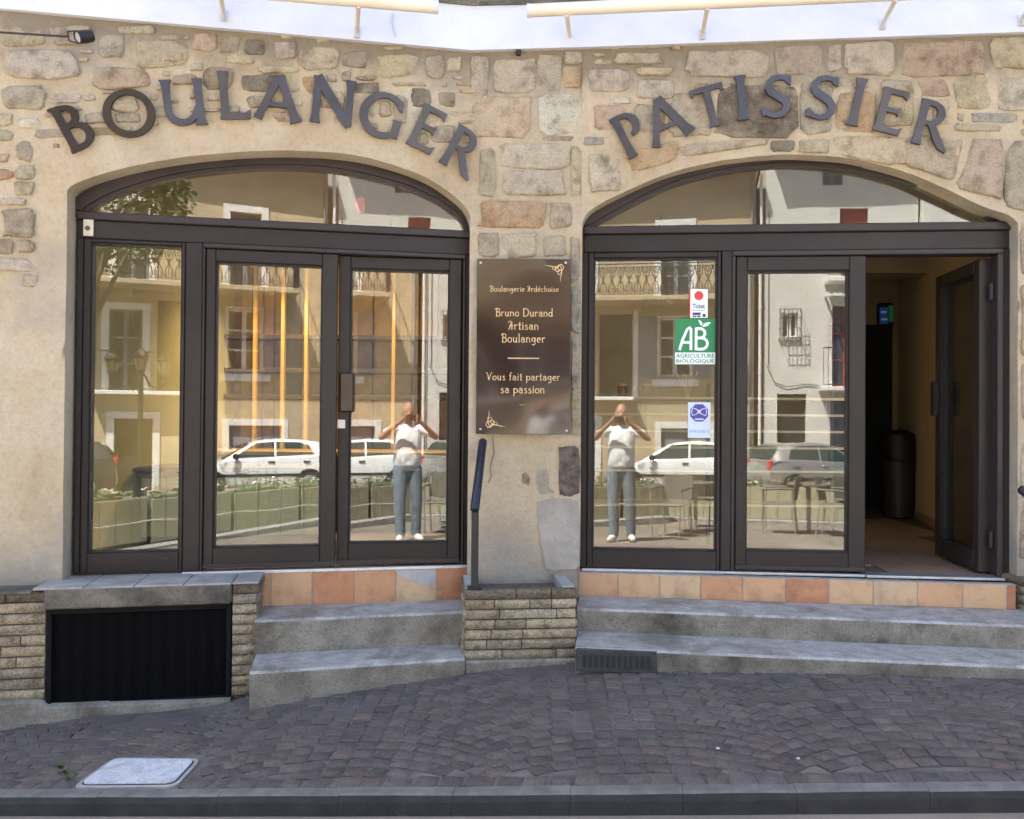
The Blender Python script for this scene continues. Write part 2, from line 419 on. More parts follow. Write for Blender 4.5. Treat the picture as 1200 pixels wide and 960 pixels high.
for k, (px, py, lab) in enumerate([(1141 - 300, 878, 'tiny white paper scrap on setts below the right steps'), (935, 890, 'pale pebble on the brown setts near the kerb'), (144, 834, 'white speck of litter below the black vent'), (548, 788, 'small white scrap at the foot of the stone planter'), (452, 956, 'white paper scrap lying in the gutter under the kerb'), (635, 957, 'beige scrap lying in the gutter below the planter')]):
    p = gpt(px, py); zz = p[2] if py < 940 else p[2] - .08; b = MB(); s = .007
    b.cbox(p[0] - s, p[0] + s * 1.4, p[1] - s, p[1] + s, zz - .001, zz + .008, .004); tag(b.obj('litter', M['litter']), lab, 'litter', 'scraps on the pavement')

# ------------------------------------------------------------------ the bakery: wall with two arched openings
bak = thing('bakery_building', 'old stone bakery front with two arched shopfronts and white band above', 'building', (0, 5.6, 0))
def wall_mat():
    mt, nt, P = principled('lime_mortar'); L = nt.links.new
    geo = nt.nodes.new('ShaderNodeNewGeometry'); vec = geo.outputs['Position']
    n1 = nz(nt, vec, 2.3, 7, .6, .3); r1 = ramp(nt, [(.3, (.43, .345, .23)), (.5, (.51, .425, .295)), (.72, (.56, .49, .375))]); L(n1.outputs[0], r1.inputs[0])
    n2 = nz(nt, vec, 34, 9, .8); r2 = ramp(nt, [(.3, (.78, .76, .73)), (.5, (1, 1, 1)), (.7, (1.06, 1.05, 1.03))]); L(n2.outputs[0], r2.inputs[0])
    c = mixc(nt, r1.outputs[0], r2.outputs[0], 1., 'MULTIPLY')
    n3 = nz(nt, vec, 1.1, 6, .65, .5); r3 = ramp(nt, [(.5, (0, 0, 0)), (.66, (.7, .7, .7))]); L(n3.outputs[0], r3.inputs[0])
    c = mixc(nt, c, (.36, .325, .275), r3.outputs[0])
    # damp grey staining low on the plaster, ragged upper edge
    sep = nt.nodes.new('ShaderNodeSeparateXYZ'); L(vec, sep.inputs[0])
    n4 = nz(nt, vec, 3.5, 6, .6); ma = nt.nodes.new('ShaderNodeMath'); ma.operation = 'MULTIPLY_ADD'; L(n4.outputs[0], ma.inputs[0]); ma.inputs[1].default_value = .9; L(sep.outputs[2], ma.inputs[2])
    r4 = ramp(nt, [(1.05, (.75, .75, .75)), (1.42, (0, 0, 0))]) if False else None
    mr = nt.nodes.new('ShaderNodeMapRange'); mr.inputs[1].default_value = 1.08; mr.inputs[2].default_value = 1.5; mr.inputs[3].default_value = .75; mr.inputs[4].default_value = 0.; L(ma.outputs[0], mr.inputs[0])
    c = mixc(nt, c, (.285, .27, .24), mr.outputs[0])
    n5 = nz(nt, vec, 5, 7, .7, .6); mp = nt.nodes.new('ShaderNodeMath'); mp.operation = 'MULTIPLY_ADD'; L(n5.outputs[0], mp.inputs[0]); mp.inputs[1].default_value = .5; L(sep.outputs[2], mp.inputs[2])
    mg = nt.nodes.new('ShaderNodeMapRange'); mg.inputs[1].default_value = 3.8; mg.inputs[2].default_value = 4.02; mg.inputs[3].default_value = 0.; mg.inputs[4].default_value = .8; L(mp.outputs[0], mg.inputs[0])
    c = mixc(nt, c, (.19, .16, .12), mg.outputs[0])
    L(c, P.inputs['Base Color']); P.inputs['Roughness'].default_value = .92; P.inputs['Specular IOR Level'].default_value = .2
    nb = nz(nt, vec, 38, 9, .7); bp = nt.nodes.new('ShaderNodeBump'); bp.inputs['Strength'].default_value = .9; bp.inputs['Distance'].default_value = .012
    nb2 = nz(nt, vec, 9, 5, .6); ad = nt.nodes.new('ShaderNodeMath'); ad.operation = 'MULTIPLY_ADD'; L(nb2.outputs[0], ad.inputs[0]); ad.inputs[1].default_value = 1.6; L(nb.outputs[0], ad.inputs[2])
    L(ad.outputs[0], bp.inputs['Height']); L(bp.outputs[0], P.inputs['Normal'])
    return mt
M['mortar'] = wall_mat()
def spline(pts, n=10):
    o_ = []
    P_ = [pts[0]] + list(pts) + [pts[-1]]
    for i in range(1, len(P_) - 2):
        p0, p1, p2, p3 = P_[i - 1:i + 3]
        for k in range(n):
            t = k / n
            o_.append(tuple(.5 * (2 * b + (c - a) * t + (2 * a - 5 * b + 4 * c - d) * t * t + (3 * b - a - 3 * c + d) * t ** 3) for a, b, c, d in zip(p0, p1, p2, p3)))
    o_.append(tuple(pts[-1])); return o_
archL_px = [(79, 224), (90, 215), (130, 201), (190, 188), (260, 179.5), (330, 176.5), (400, 180), (450, 190), (500, 208), (535, 232), (549, 248), (554, 264)]
archR_px = [(681, 264), (694, 245), (740, 221), (790, 201), (850, 187.5), (910, 181.5), (950, 182), (1000, 186.5), (1060, 201), (1110, 222), (1150, 241), (1181, 252), (1193, 262)]
archL = spline([FL.hit(x, y, LW) for x, y in archL_px]); archR = spline([FR.hit(x, y, RW) for x, y in archR_px])
TOPZ = 4.2
def wall_facet(Fm, off, s0, s1, arch, rough):
    """grid wall face with an arched opening; returns mesh builder"""
    mb = MB()
    cols = list(np.arange(s0, s1, .055)) + [s1]
    if arch:
        cols = [c for c in cols if c < arch[0][0] - .02 or c > arch[-1][0] + .02] + [p[0] for p in arch]
        cols.sort()
    NZ = 56
    def az(s):
        for a, b in zip(arch, arch[1:]):
            if a[0] - 1e-6 <= s <= b[0] + 1e-6 and b[0] > a[0]: return lerp(a[1], b[1], (s - a[0]) / (b[0] - a[0]))
        return arch[-1][1]
    def P(s, z):
        d = noise.noise(Vector((s * 2.2, z * 2.2, off))) * .012 + noise.noise(Vector((s * 7, z * 7, 3 + off))) * .006 * rough
        p = Fm.w(s, off + d, z); return p
    def strip(sa, za, sb, zb):
        b = len(mb.v)
        for s, z0 in ((sa, za), (sb, zb)):
            for k in range(NZ + 1): mb.v.append(P(s, lerp(z0, TOPZ, k / NZ)))
        for k in range(NZ): mb.f.append((b + k, b + NZ + 1 + k, b + NZ + 2 + k, b + k + 1))
    for a, c in zip(cols, cols[1:]):
        if arch and a >= arch[0][0] - 1e-6 and c <= arch[-1][0] + 1e-6: strip(a, az(a), c, az(c))
        else: strip(a, -.3, c, -.3)
    if arch:
        ring = [(arch[0][0], .3)] + [(arch[0][0], lerp(.3, arch[0][1], k / 20)) for k in range(1, 20)] + list(arch) + [(arch[-1][0], lerp(arch[-1][1], .3, k / 20)) for k in range(1, 21)]
        for (a, za), (c, zc) in zip(ring, ring[1:]):
            b = len(mb.v)
            for (s, z) in ((a, za), (c, zc)):
                mb.v.append(P(s, z)); mb.v.append(Fm.w(s, off * .45, z + 0)); mb.v.append(Fm.w(s, -.06, z))
            mb.f += [(b, b + 3, b + 4, b + 1), (b + 1, b + 4, b + 5, b + 2)]
    return mb
def weld(o, d=.0008):
    bm = bmesh.new(); bm.from_mesh(o.data); bmesh.ops.remove_doubles(bm, verts=bm.verts, dist=d); bmesh.ops.recalc_face_normals(bm, faces=bm.faces); bm.to_mesh(o.data); bm.free()
    for p in o.data.polygons: p.use_smooth = True
    try: o.data.set_sharp_from_angle(angle=R_(40))
    except Exception: pass
SL0 = FL.s(-420, 480, LW); SR1 = FR.s(1620, 480, RW)
wallL = wall_facet(FL, LW, SL0, FL.s(549, 480, LW), archL, 1).obj('wall', M['mortar'], bak); weld(wallL)
wallR = wall_facet(FR, RW, FR.s(681, 480, RW), SR1, archR, 1.4).obj('wall', M['mortar'], bak); weld(wallR)
wallP = wall_facet(FP, 0, 0, PW, None, 1).obj('wall', M['mortar'], bak); weld(wallP)
# upper storey, flanks and roof close the building (roof throws the shade on the pavement)
PL0 = FL.w(SL0, LW, 0); PR1 = FR.w(SR1, RW, 0); PB, PC = FP.w(0, 0, 0), FP.w(PW, 0, 0)
foot = [PL0, PB, PC, PR1]
H_TOP = 7.2
def off_line(pts, d):
    return [FL.w(SL0, LW + d, 0), FP.w(-.0, d, 0), FP.w(PW, d, 0), FR.w(SR1, RW + d, 0)]
b = MB(); q0 = off_line(None, -.0); n = 4
for zt in (TOPZ - .02, H_TOP):
    for p in q0: b.v.append((p.x, p.y, zt))
b.f = [(i, i + 1, 4 + i + 1, 4 + i) for i in range(3)]
M['upper'] = pmat('upper_plaster', (.42, .31, .2), (.52, .42, .3), 3, .9, .6, 40)
b.obj('upper_wall', M['upper'], bak)
b = MB(); yb = 11.0
side = [(PL0.x, PL0.y), (PB.x, PB.y), (PC.x, PC.y), (PR1.x, PR1.y), (PR1.x, yb), (PL0.x, yb)]
for z in (-.3, H_TOP):
    for x, y in side: b.v.append((x, y, z))
b.f = [(3, 4, 10, 9), (4, 5, 11, 10), (5, 0, 6, 11)]
b.obj('flank_wall', M['upper'], bak)
b = MB(); eave = [(p.x, p.y) for p in off_line(None, .35)] + [(PR1.x, yb), (PL0.x, yb)]
b.prism(eave, H_TOP, H_TOP + .16, lambda a, c, d: (a, c, d)); b.obj('roof', pmat('clay_roof', (.35, .16, .1), (.45, .25, .17), 8, .9), bak)
# white band
BZ = [3.815, 3.828, 3.885, 3.905]
def band(mb, d0, d1, z0, z1):
    """strip along the front; z measured from the band's lower edge, which climbs to the right"""
    A = off_line(None, d0); B_ = off_line(None, d1); b = len(mb.v); k = 4
    for pts, z in ((A, z0), (B_, z0), (B_, z1), (A, z1)):
        for p, bz in zip(pts, BZ): mb.v.append((p.x, p.y, z + bz))
    for r in range(4):
        r2 = (r + 1) % 4
        for i in range(3): mb.f.append((b + r * k + i, b + r * k + i + 1, b + r2 * k + i + 1, b + r2 * k + i))
ZF = 3.86
b = MB(); band(b, -.03, .035, 0, .27); b.obj('white_band', M['white'], bak)
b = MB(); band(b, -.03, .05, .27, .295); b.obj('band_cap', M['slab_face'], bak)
# ------------------------------------------------------------------ single stones of the rubble wall
TONE = dict(p=(.51, .455, .36), b=(.46, .39, .28), g=(.385, .345, .275), d=(.2, .175, .14), k=(.48, .36, .265), o=(.45, .30, .175), u=(.3, .25, .2), c=(.37, .365, .345), w=(.57, .535, .45), y=(.51, .43, .285), n=(.37, .28, .19))
def stone(Fm, off, q, tone, proud=.014, wall=None, sharp=.5):
    """q: box (x0,y0,x1,y1) or four corner pixels; an uneven stone with its own edges standing a little proud"""
    if len(q) == 4 and not hasattr(q[0], '__len__'): x0, y0, x1, y1 = q; q = [(x0, y1), (x1, y1), (x1, y0), (x0, y0)]
    xw = max(p[0] for p in q) - min(p[0] for p in q); yw = max(p[1] for p in q) - min(p[1] for p in q)
    q = [(x + rnd.uniform(-.07, .07) * xw * (1.4 - sharp), y + rnd.uniform(-.07, .07) * yw * (1.4 - sharp)) for x, y in q]
    C4 = [Fm.hit(x, y, off) for x, y in q]
    seed = rnd.uniform(0, 99); n = 20; ring = []
    for i in range(n):
        a = 2 * math.pi * (i + .5) / n; ca, sa = math.cos(a), math.sin(a)
        e = .22 + .3 * (1 - sharp)
        u = math.copysign(abs(ca) ** e, ca); v = math.copysign(abs(sa) ** e, sa)
        f = .97 + (.26 - .18 * sharp) * noise.noise(Vector((ca * 1.7, sa * 1.7, seed))) + .11 * noise.noise(Vector((ca * 5, sa * 5, seed)))
        u = max(-1.06, min(1.06, u * f)); v = max(-1.06, min(1.06, v * f)); u = (u + 1) / 2; v = (v + 1) / 2
        p = [lerp(lerp(C4[0][k], C4[1][k], u), lerp(C4[3][k], C4[2][k], u), v) for k in (0, 1)]
        ring.append(p)
    cx = sum(p[0] for p in ring) / n; cz = sum(p[1] for p in ring) / n
    mb = MB(); pr = proud * rnd.uniform(.7, 1.3)
    tilt = (rnd.uniform(-.06, .06), rnd.uniform(-.06, .06))
    wd = max(p[0] for p in ring) - min(p[0] for p in ring); hg = max(p[1] for p in ring) - min(p[1] for p in ring)
    ch = min(.008, .14 * min(wd, hg))
    KS = (1., 1., None, .8, .58, .34, .14); sink = min(.75, .35 + .5 * (1 - sharp))
    for lv in range(7):
        for (s, z) in ring:
            ds, dz = s - cx, z - cz; l = math.hypot(ds, dz) + 1e-6
            k = KS[lv] or max(.82, 1 - ch / l)
            o = (-.03, pr * .5, pr * .95, pr, pr * 1.05, pr * 1.1, pr * 1.1)[lv]
            ss, zz = cx + ds * k, cz + dz * k
            if lv: o += (ss - cx) * tilt[0] + (zz - cz) * tilt[1] + noise.noise(Vector((ss * 9, zz * 9, seed))) * pr * sink * 1.3 + noise.noise(Vector((ss * 26, zz * 26, seed))) * .006 + noise.noise(Vector((ss * 60, zz * 60, seed))) * .0025
            mb.v.append(Fm.w(ss, off + max(o, -.03), zz))
    for lv in range(6):
        for i in range(n): mb.f.append((lv * n + i, lv * n + (i + 1) % n, (lv + 1) * n + (i + 1) % n, (lv + 1) * n + i))
    mb.f.append(tuple(range(6 * n, 7 * n)))
    me = mb.mesh('stone', M['stone'], smooth=55); o = link('stone', me, wall)
    bl_ = .1 if tone in 'dwon' else .3; t = [(1 - bl_) * a + bl_ * c for a, c in zip(TONE[tone], (.5, .42, .295))]; f = rnd.uniform(.9, 1.1); o.color = (t[0] * f, t[1] * f * rnd.uniform(.97, 1.03), t[2] * f * rnd.uniform(.93, 1.05), 1)
    return o
SL = [((3, 60, 88, 97), 'p'), ((115, 42, 145, 68), 'g'), ((158, 48, 220, 79), 'b'), ((137, 31, 185, 41), 'g'), ((107, 78, 180, 104), 'k'), ((222, 75, 237, 83), 'w'), ((225, 40, 255, 60), 'k'), ((257, 42, 282, 62), 'u'),
      ((286, 46, 312, 64), 'd'), ((322, 50, 347, 72), 'g'), ((350, 57, 400, 82), 'b'), ((0, 101, 53, 130), 'g'), ((55, 110, 95, 121), 'p'), ((98, 110, 112, 119), 'p'), ((-20, 134, 17, 148), 'p'), ((19, 139, 48, 151), 'w'), ((129, 111, 163, 132), 'p'), ((134, 133, 165, 144), 'g'),
      ((100, 132, 126, 146), 'g'), ((40, 152, 80, 162), 'g'), ((239, 80, 275, 105), 'n'), ((203, 88, 231, 100), 'n'), ((283, 88, 325, 107), 'd'), ((290, 114, 322, 128), 'g'), ((353, 88, 374, 112), 'o'), ((374, 108, 402, 130), 'b'), ((-20, 152, 16, 166), 'g'),
      ((20, 165, 40, 190), 'u'), ((18, 195, 42, 212), 'b'), ((-20, 198, 17, 212), 'o'), ((-20, 232, 30, 241), 'p'), ((0, 246, 43, 278), 'u'), ((-20, 280, 16, 298), 'n'), ((18, 282, 40, 296), 'b'), ((-20, 301, 40, 318), 'p'), ((262, 64, 300, 76), 'b'), ((300, 78, 350, 86), 'b'),
      ((185, 62, 215, 73), 'b'), ((60, 30, 108, 52), 'b'), ((0, 32, 52, 55), 'b'), ((-40, 60, 0, 98), 'g'), ((16, 214, 40, 230), 'p'), ((26, 320, 44, 338), 'p'), ((437, 65, 490, 92), 'y'), ((401, 62, 430, 80), 'u'), ((498, 66, 520, 92), 'u'), ((417, 89, 440, 95), 'n'), ((458, 97, 500, 101), 'b'),
      ((409, 97, 443, 110), 'd'), ((482, 105, 505, 126), 'd'), ((513, 108, 535, 125), 'u'), ((460, 112, 478, 150), 'g'), ((444, 118, 458, 140), 'b'), ((482, 130, 512, 146), 'p'), ((505, 148, 534, 166), 'g'), ((425, 112, 441, 138), 'p'), ((523, 68, 540, 86), 'b'), ((400, 84, 412, 96), 'b'), ((188, 42, 222, 47), 'g'),
      ((120, 106, 136, 110), 'p'), ((60, 124, 96, 130), 'p'), ((28, 100, 52, 108), 'b')]
SP = [((551, 69, 573, 112), 'g'), ((580, 68, 627, 110), 'b'), ((629, 66, 657, 107), 'g'), ((660, 78, 682, 104), 'o'), ((552, 114, 622, 163), 'k'), ((630, 112, 680, 158), 'w'), ((635, 160, 672, 166), 'g'), ((585, 167, 667, 197), 'p'), ((586, 199, 662, 230), 'p'), ((562, 172, 581, 231), 'b'),
      ((560, 236, 642, 269), 'o'), ((644, 238, 669, 268), 'b'), ((560, 273, 585, 302), 'g'), ((588, 274, 632, 303), 'p'), ((636, 275, 664, 301), 'g'), ((660, 61, 683, 75), 'b'), ((668, 276, 679, 330), 'g'), ((669, 334, 680, 392), 'c'), ((669, 396, 680, 455), 'g'), ((669, 460, 680, 512), 'b'), ((669, 172, 680, 230), 'b')]
SR = [((687, 82, 738, 108), 'p'), ((745, 93, 792, 115), 'p'), ((720, 62, 776, 75), 'g'), ((745, 80, 790, 89), 'b'), ((715, 115, 738, 122), 'w'), ((684, 161, 708, 171), 'c'), ((694, 125, 735, 155), 'k'), ((803, 58, 900, 92), 'g'), ((905, 55, 966, 88), 'u'), ((970, 52, 986, 85), 'p'), ((990, 48, 1050, 89), 'p'),
      ((1055, 48, 1152, 88), 'n'), ((1158, 42, 1225, 82), 'y'), ((838, 98, 932, 161), 'd'), ((938, 100, 976, 158), 'g'), ((980, 108, 1025, 157), 'o'), ((1030, 95, 1072, 150), 'y'), ((1076, 93, 1112, 115), 'n'), ((1116, 90, 1161, 128), 'y'), ((1164, 90, 1225, 130), 'p'), ((1092, 118, 1112, 146), 'b'), ((1115, 146, 1172, 154), 'b'), ((1135, 133, 1193, 144), 'c'),
      ((785, 108, 834, 160), 'g'), ((740, 122, 780, 160), 'g'),
      ((690, 178, 728, 226), 'p'), ([(742, 205), (796, 186), (794, 166), (728, 180)], 'o'), ([(800, 186), (900, 170), (900, 164), (797, 168)], 'b'), ((903, 165, 931, 178), 'd'), ((934, 164, 972, 180), 'b'), ([(975, 182), (1056, 196), (1058, 160), (975, 160)], 'y'),
      ([(1062, 198), (1118, 218), (1132, 160), (1062, 156)], 'y'), ([(1122, 219), (1172, 240), (1176, 160), (1136, 158)], 'k'), ([(1176, 240), (1225, 252), (1225, 165), (1180, 165)], 'g'), ((1196, 262, 1230, 330), 'g'), ((1196, 335, 1230, 420), 'b'), ((1196, 425, 1230, 500), 'g'), ((1196, 505, 1230, 590), 'p'), ((1196, 595, 1230, 660), 'g')]
for q, t in SL: stone(FL, LW, q, t, .014 if t != 'd' else .01, wallL, .3)
for q, t in SP: stone(FP, 0, q, t, .011, wallP, .75)
for q, t in SR: stone(FR, RW, q, t, .013, wallR, .65)
# smaller fill between the listed stones
rf = random.Random(31)
def fill(Fm, off, wall, known, x0, x1, y0, ylim, count):
    boxes = []
    for q, t in known:
        if hasattr(q[0], '__len__'): boxes.append((min(p[0] for p in q), min(p[1] for p in q), max(p[0] for p in q), max(p[1] for p in q)))
        else: boxes.append(q)
    n = 0
    for _ in range(6000):
        if n >= count: break
        w_ = rf.uniform(8, 34); h = rf.uniform(4, 14); x = rf.uniform(x0, x1); y = rf.uniform(y0, 320); b = (x, y, x + w_, y + h)
        if b[3] > ylim(x) or b[3] > ylim(x + w_) or any(b[0] < k[2] + 2.5 and b[2] > k[0] - 2.5 and b[1] < k[3] + 2.5 and b[3] > k[1] - 2.5 for k in boxes): continue
        boxes.append(b); stone(Fm, off, b, rf.choice('bbbypgbkn'), .01, wall, .2); n += 1
def arch_y(px): 
    return lambda x: np.interp(x, [p[0] for p in px], [p[1] for p in px])
aL_, aR_ = arch_y(archL_px), arch_y(archR_px)
fill(FL, LW, wallL, SL, -260, 540, 34, lambda x: 318 if x < 26 else (165 if x < 45 else min(aL_(x) - 26 - 14 * (x < 300), 175)), 190)
fill(FR, RW, wallR, SR, 690, 1420, 52, lambda x: 150 if x < 735 else (aR_(x) - 12 if x < 1190 else 640), 170)
fill(FP, 0, wallP, SP, 552, 644, 66, lambda x: 298, 34)
# plaster loss on the pier: cement patch, dark hole filled with rubble, flaked spots
def patch(px, tone, name, proud, mat=None):
    pts = [FP.hit(x, y, 0) for x, y in px]; fine = []
    for i in range(len(pts)):
        a, b = pts[i], pts[(i + 1) % len(pts)]
        for k in range(4):
            t = k / 4; fine.append((lerp(a[0], b[0], t) + rnd.uniform(-.006, .006), lerp(a[1], b[1], t) + rnd.uniform(-.006, .006)))
    b = MB().prism(fine, -.03, proud, lambda s, z, o: FP.w(s, o, z)); o = b.obj(name, mat or M['stone'], wallP); o.color = (*TONE[tone], 1); return o
patch([(630, 588), (645, 584), (678, 586), (679, 662), (672, 668), (640, 666), (634, 640), (630, 610)], 'g', 'cement_patch', .012, pmat('cement_patch', (.3, .28, .245), (.42, .39, .34), 9, .9, .8, 40, c3=(.42, .33, .28), s3=5, a3=.4))
patch([(655, 524), (672, 522), (679, 526), (679, 578), (668, 582), (655, 580)], 'd', 'hole', .008, pmat('dark_rubble', (.05, .04, .03), (.2, .16, .13), 22, .95, 1.0, 30))
patch([(610, 556), (616, 553), (621, 560), (620, 568), (613, 566)], 'n', 'flake', .007)
patch([(630, 552), (640, 550), (644, 572), (650, 578), (632, 580), (629, 566)], 'g', 'flake', .0075)
b = MB(); crk = [FP.w(*((lambda h: (h[0], .0135, h[1]))(FP.hit(x, y)))) for x, y in [(577, 512), (579, 530), (574, 548), (576, 558), (572, 566)]]; b.tube(crk, .0025, 5); b.obj('crack', M['slab_face'], wallP)

# ------------------------------------------------------------------ shopfronts
FO = .045          # frame face stands in front of the glass
def frm(Fm, name, rects, parent, mat='frame', o0=-.05, o1=FO, c=.005):
    b = MB()
    for (s0, s1, z0, z1) in rects: b.fbox(Fm, s0, s1, o0, o1, z0, z1, c)
    return b.obj(name, M[mat], parent)
def pane(Fm, s0, s1, z0, z1, parent, mat='glass', o=-.004):
    b = MB(); b.hexa([Fm.w(s0, o - .008, z0), Fm.w(s1, o - .008, z0), Fm.w(s1, o, z0), Fm.w(s0, o, z0), Fm.w(s0, o - .008, z1), Fm.w(s1, o - .008, z1), Fm.w(s1, o, z1), Fm.w(s0, o, z1)])
    return b.obj('pane', M[mat], parent)
def S_(Fm, x, y=480, o=FO): return Fm.s(x, y, o)
def Z_(Fm, x, y, o=FO): return Fm.z(x, y, o)
def arch_light(Fm, outer_px, zbar, parent, so=.0):
    """arched frame bar with its pane"""
    oc = spline([Fm.hit(x, y, .02) for x, y in outer_px], 8); n = len(oc); w_ = .045
    inner = []
    for i in range(n):
        a = Vector((*oc[max(i - 1, 0)], 0)); c = Vector((*oc[min(i + 1, n - 1)], 0)); d = (c - a).normalized(); nr = Vector((d.y, -d.x, 0))
        p = Vector((*oc[i], 0)) + nr * w_; inner.append((p.x, max(p.y, zbar + .002)))
    lip = []
    for i in range(n):
        p = Vector((*oc[i], 0)) * .5 + Vector((*inner[i], 0)) * .5; lip.append((p.x, p.y))
    b = MB()
    def bar(A, B, o0, o1):
        k = len(b.v)
        for i in range(n):
            for (p, o) in ((A[i], o0), (A[i], o1), (B[i], o1), (B[i], o0)): b.v.append(Fm.w(p[0], o, p[1]))
        for i in range(n - 1):
            for j in range(4): b.f.append((k + i * 4 + j, k + i * 4 + (j + 1) % 4, k + (i + 1) * 4 + (j + 1) % 4, k + (i + 1) * 4 + j))
        b.f.append((k, k + 1, k + 2, k + 3)); k2 = k + (n - 1) * 4; b.f.append((k2 + 3, k2 + 2, k2 + 1, k2))
    big = [(p[0], p[1]) for p in oc]
    for i in range(n):
        a = Vector((*oc[max(i - 1, 0)], 0)); c = Vector((*oc[min(i + 1, n - 1)], 0)); d = (c - a).normalized(); big[i] = (oc[i][0] - d.y * .05, oc[i][1] + d.x * .05)
    bar(big, lip, -.05, FO); bar(lip, inner, -.05, FO - .018)
    fr = b.obj('arched_window', M['frame2'], parent)
    poly = [(inner[0][0], zbar)] + inner[1:-1] + [(inner[-1][0], zbar)]
    g = MB().prism(poly, -.012, -.004, lambda s, z, o: Fm.w(s, o, z)); g.obj('pane', M['glass_w'], fr)
    return fr
def leaf(Fm, s0, s1, z0, z1, g, parent, name='door', mats='frame', kick=None):
    """a glazed door leaf: stiles, rails and pane; g = glass rectangle"""
    gs0, gs1, gz0, gz1 = g
    d = frm(Fm, name, [(s0, gs0, z0, z1), (gs1, s1, z0, z1), (gs0 - .001, gs1 + .001, z0 + .001, gz0), (gs0 - .001, gs1 + .001, gz1, z1 - .001)], parent, mats)
    b = MB()
    for (a, c, e, f) in ((gs0 - .0, gs0 + .008, gz0, gz1), (gs1 - .008, gs1, gz0, gz1), (gs0, gs1, gz0, gz0 + .008), (gs0, gs1, gz1 - .008, gz1)):
        b.fbox(Fm, a + .0005, c - .0005, -.045, FO - .02, e + .0005, f - .0005, .001)
    b.obj('glazing_bead', M['black'], d)
    pane(Fm, gs0 + .002, gs1 - .002, gz0 + .002, gz1 - .002, d)
    return d

# ---- left shopfront
zs = Z_(FL, 320, 667)                     # sill
zb0, zb1 = Z_(FL, 300, 263.5), Z_(FL, 300, 258)
ZT = FL.z(320, 259.5, FO)                   # top of header bar = foot of the arch light
archLf = [(93, 248), (99, 239), (130, 222), (180, 206), (230, 196), (290, 190), (330, 189), (380, 191.5), (430, 200), (480, 214), (520, 233), (545, 253), (552, 270)]
arch_light(FL, archLf, ZT, bak)
sA, sB = S_(FL, 88), S_(FL, 553)
ZH = Z_(FL, 160, 286)                      # underside of header over the fixed light
ZLD = Z_(FL, 320, 294.5)                     # top of the door leaves
frm(FL, 'transom_bar', [(sA, sB, ZT - .045, ZT)], bak, 'frame2', -.05, FO + .02)
frm(FL, 'header', [(sA, sB, ZLD + .03, ZT - .045)], bak, 'frame', -.05, FO - .004)
zbot = zs
frm(FL, 'jamb', [(sA, S_(FL, 95), zbot, ZLD + .03)], bak, 'frame', -.05, FO + .004)
frm(FL, 'jamb', [(S_(FL, 544), sB + .03, zbot, ZLD + .03)], bak, 'frame', -.05, FO + .004)
frm(FL, 'mullion', [(S_(FL, 216), S_(FL, 236), zbot, ZLD + .03)], bak, 'frame', -.05, FO + .012)
frm(FL, 'door_frame', [(S_(FL, 236), S_(FL, 544), ZLD + .002, ZLD + .03), (S_(FL, 236), S_(FL, 239), zbot, ZLD + .002), (S_(FL, 541.5), S_(FL, 544), zbot, ZLD + .002)], bak, 'frame2', -.05, FO + .016)
fw_ = leaf(FL, S_(FL, 95.5), S_(FL, 215.5), zbot, ZLD + .029, (S_(FL, 104), S_(FL, 211), Z_(FL, 160, 647.5), ZH), bak, 'window')
for px in (112, 192): MB().fbox(FL, S_(FL, px), S_(FL, px + 8), FO - .001, FO + .005, Z_(FL, px, 656), Z_(FL, px, 653), .001).obj('drain_cap', M['black'], fw_)
dl = leaf(FL, S_(FL, 239.5), S_(FL, 394.5), zbot + .012, ZLD, (S_(FL, 251), S_(FL, 376), Z_(FL, 310, 641.5), Z_(FL, 310, 308.5)), bak, 'door')
b = MB(); b.fbox(FL, S_(FL, 239.5), S_(FL, 394.5), FO, FO + .012, zbot + .014, zbot + .04, .003); b.obj('weather_bar', M['frame2'], dl)
# right leaf stands ajar, hinged on its right side
_h = FL.w(S_(FL, 541), 0, 0); FLL = Frame(R_(8.17), origin=(_h.x, _h.y))
dr = leaf(FLL, FLL.s(396, 480, FO), -.004, zbot + .012, ZLD, (FLL.s(409.5, 480, FO), FLL.s(525.5, 480, FO), Z_(FLL, 470, 636.5), Z_(FLL, 470, 316)), bak, 'door')
b = MB(); b.fbox(FLL, FLL.s(396, 480, FO), -.004, FO, FO + .012, zbot + .014, zbot + .04, .003); b.obj('weather_bar', M['frame2'], dr)
b = MB(); b.fbox(FLL, FLL.s(398, 460, FO + .03), FLL.s(414.5, 460, FO + .03), FO, FO + .035, Z_(FLL, 405, 483), Z_(FLL, 405, 437), .008); b.obj('handle', M['letter'], dr).color = (.07, .06, .055, 1)
b = MB(); b.fbox(FLL, FLL.s(395.5, 495, FO), FLL.s(404.5, 495, FO), FO + .0002, FO + .003, Z_(FLL, 400, 502), Z_(FLL, 400, 492), .001); tag(b.obj('sticker', pmat('pale_sticker', (.75, .68, .6), (.85, .78, .7), 60, .5)), 'small pale square sticker on the left shop door stile', 'sticker')
b = MB(); b.fbox(FL, S_(FL, 98, 266), S_(FL, 110, 266), FO, FO + .012, Z_(FL, 104, 277), Z_(FL, 104, 257), .003)
bell = thing('door_plate', 'small cream plate on the upper left corner of left shopfront', 'plate', FL.w(S_(FL, 104, 266), FO, Z_(FL, 104, 277))); b.obj('plate', pmat('cream_plate', (.62, .56, .42), (.75, .7, .55), 30, .5), bell)
b = MB(); b.lathe([(.001, 0), (.012, .001), (.014, .004), (.008, .007)], FL.w(S_(FL, 103.5, 267), FO + .0125, Z_(FL, 103.5, 268)), 12, tuple(FL.n)); b.obj('emblem', M['slab_face'], bell)
# threshold
b = MB(); b.fbox(FL, S_(FL, 216), S_(FL, 549, 665), -.05, .075, zbot - .02, zbot - .001, .003); b.obj('threshold', M['alu'], bak)

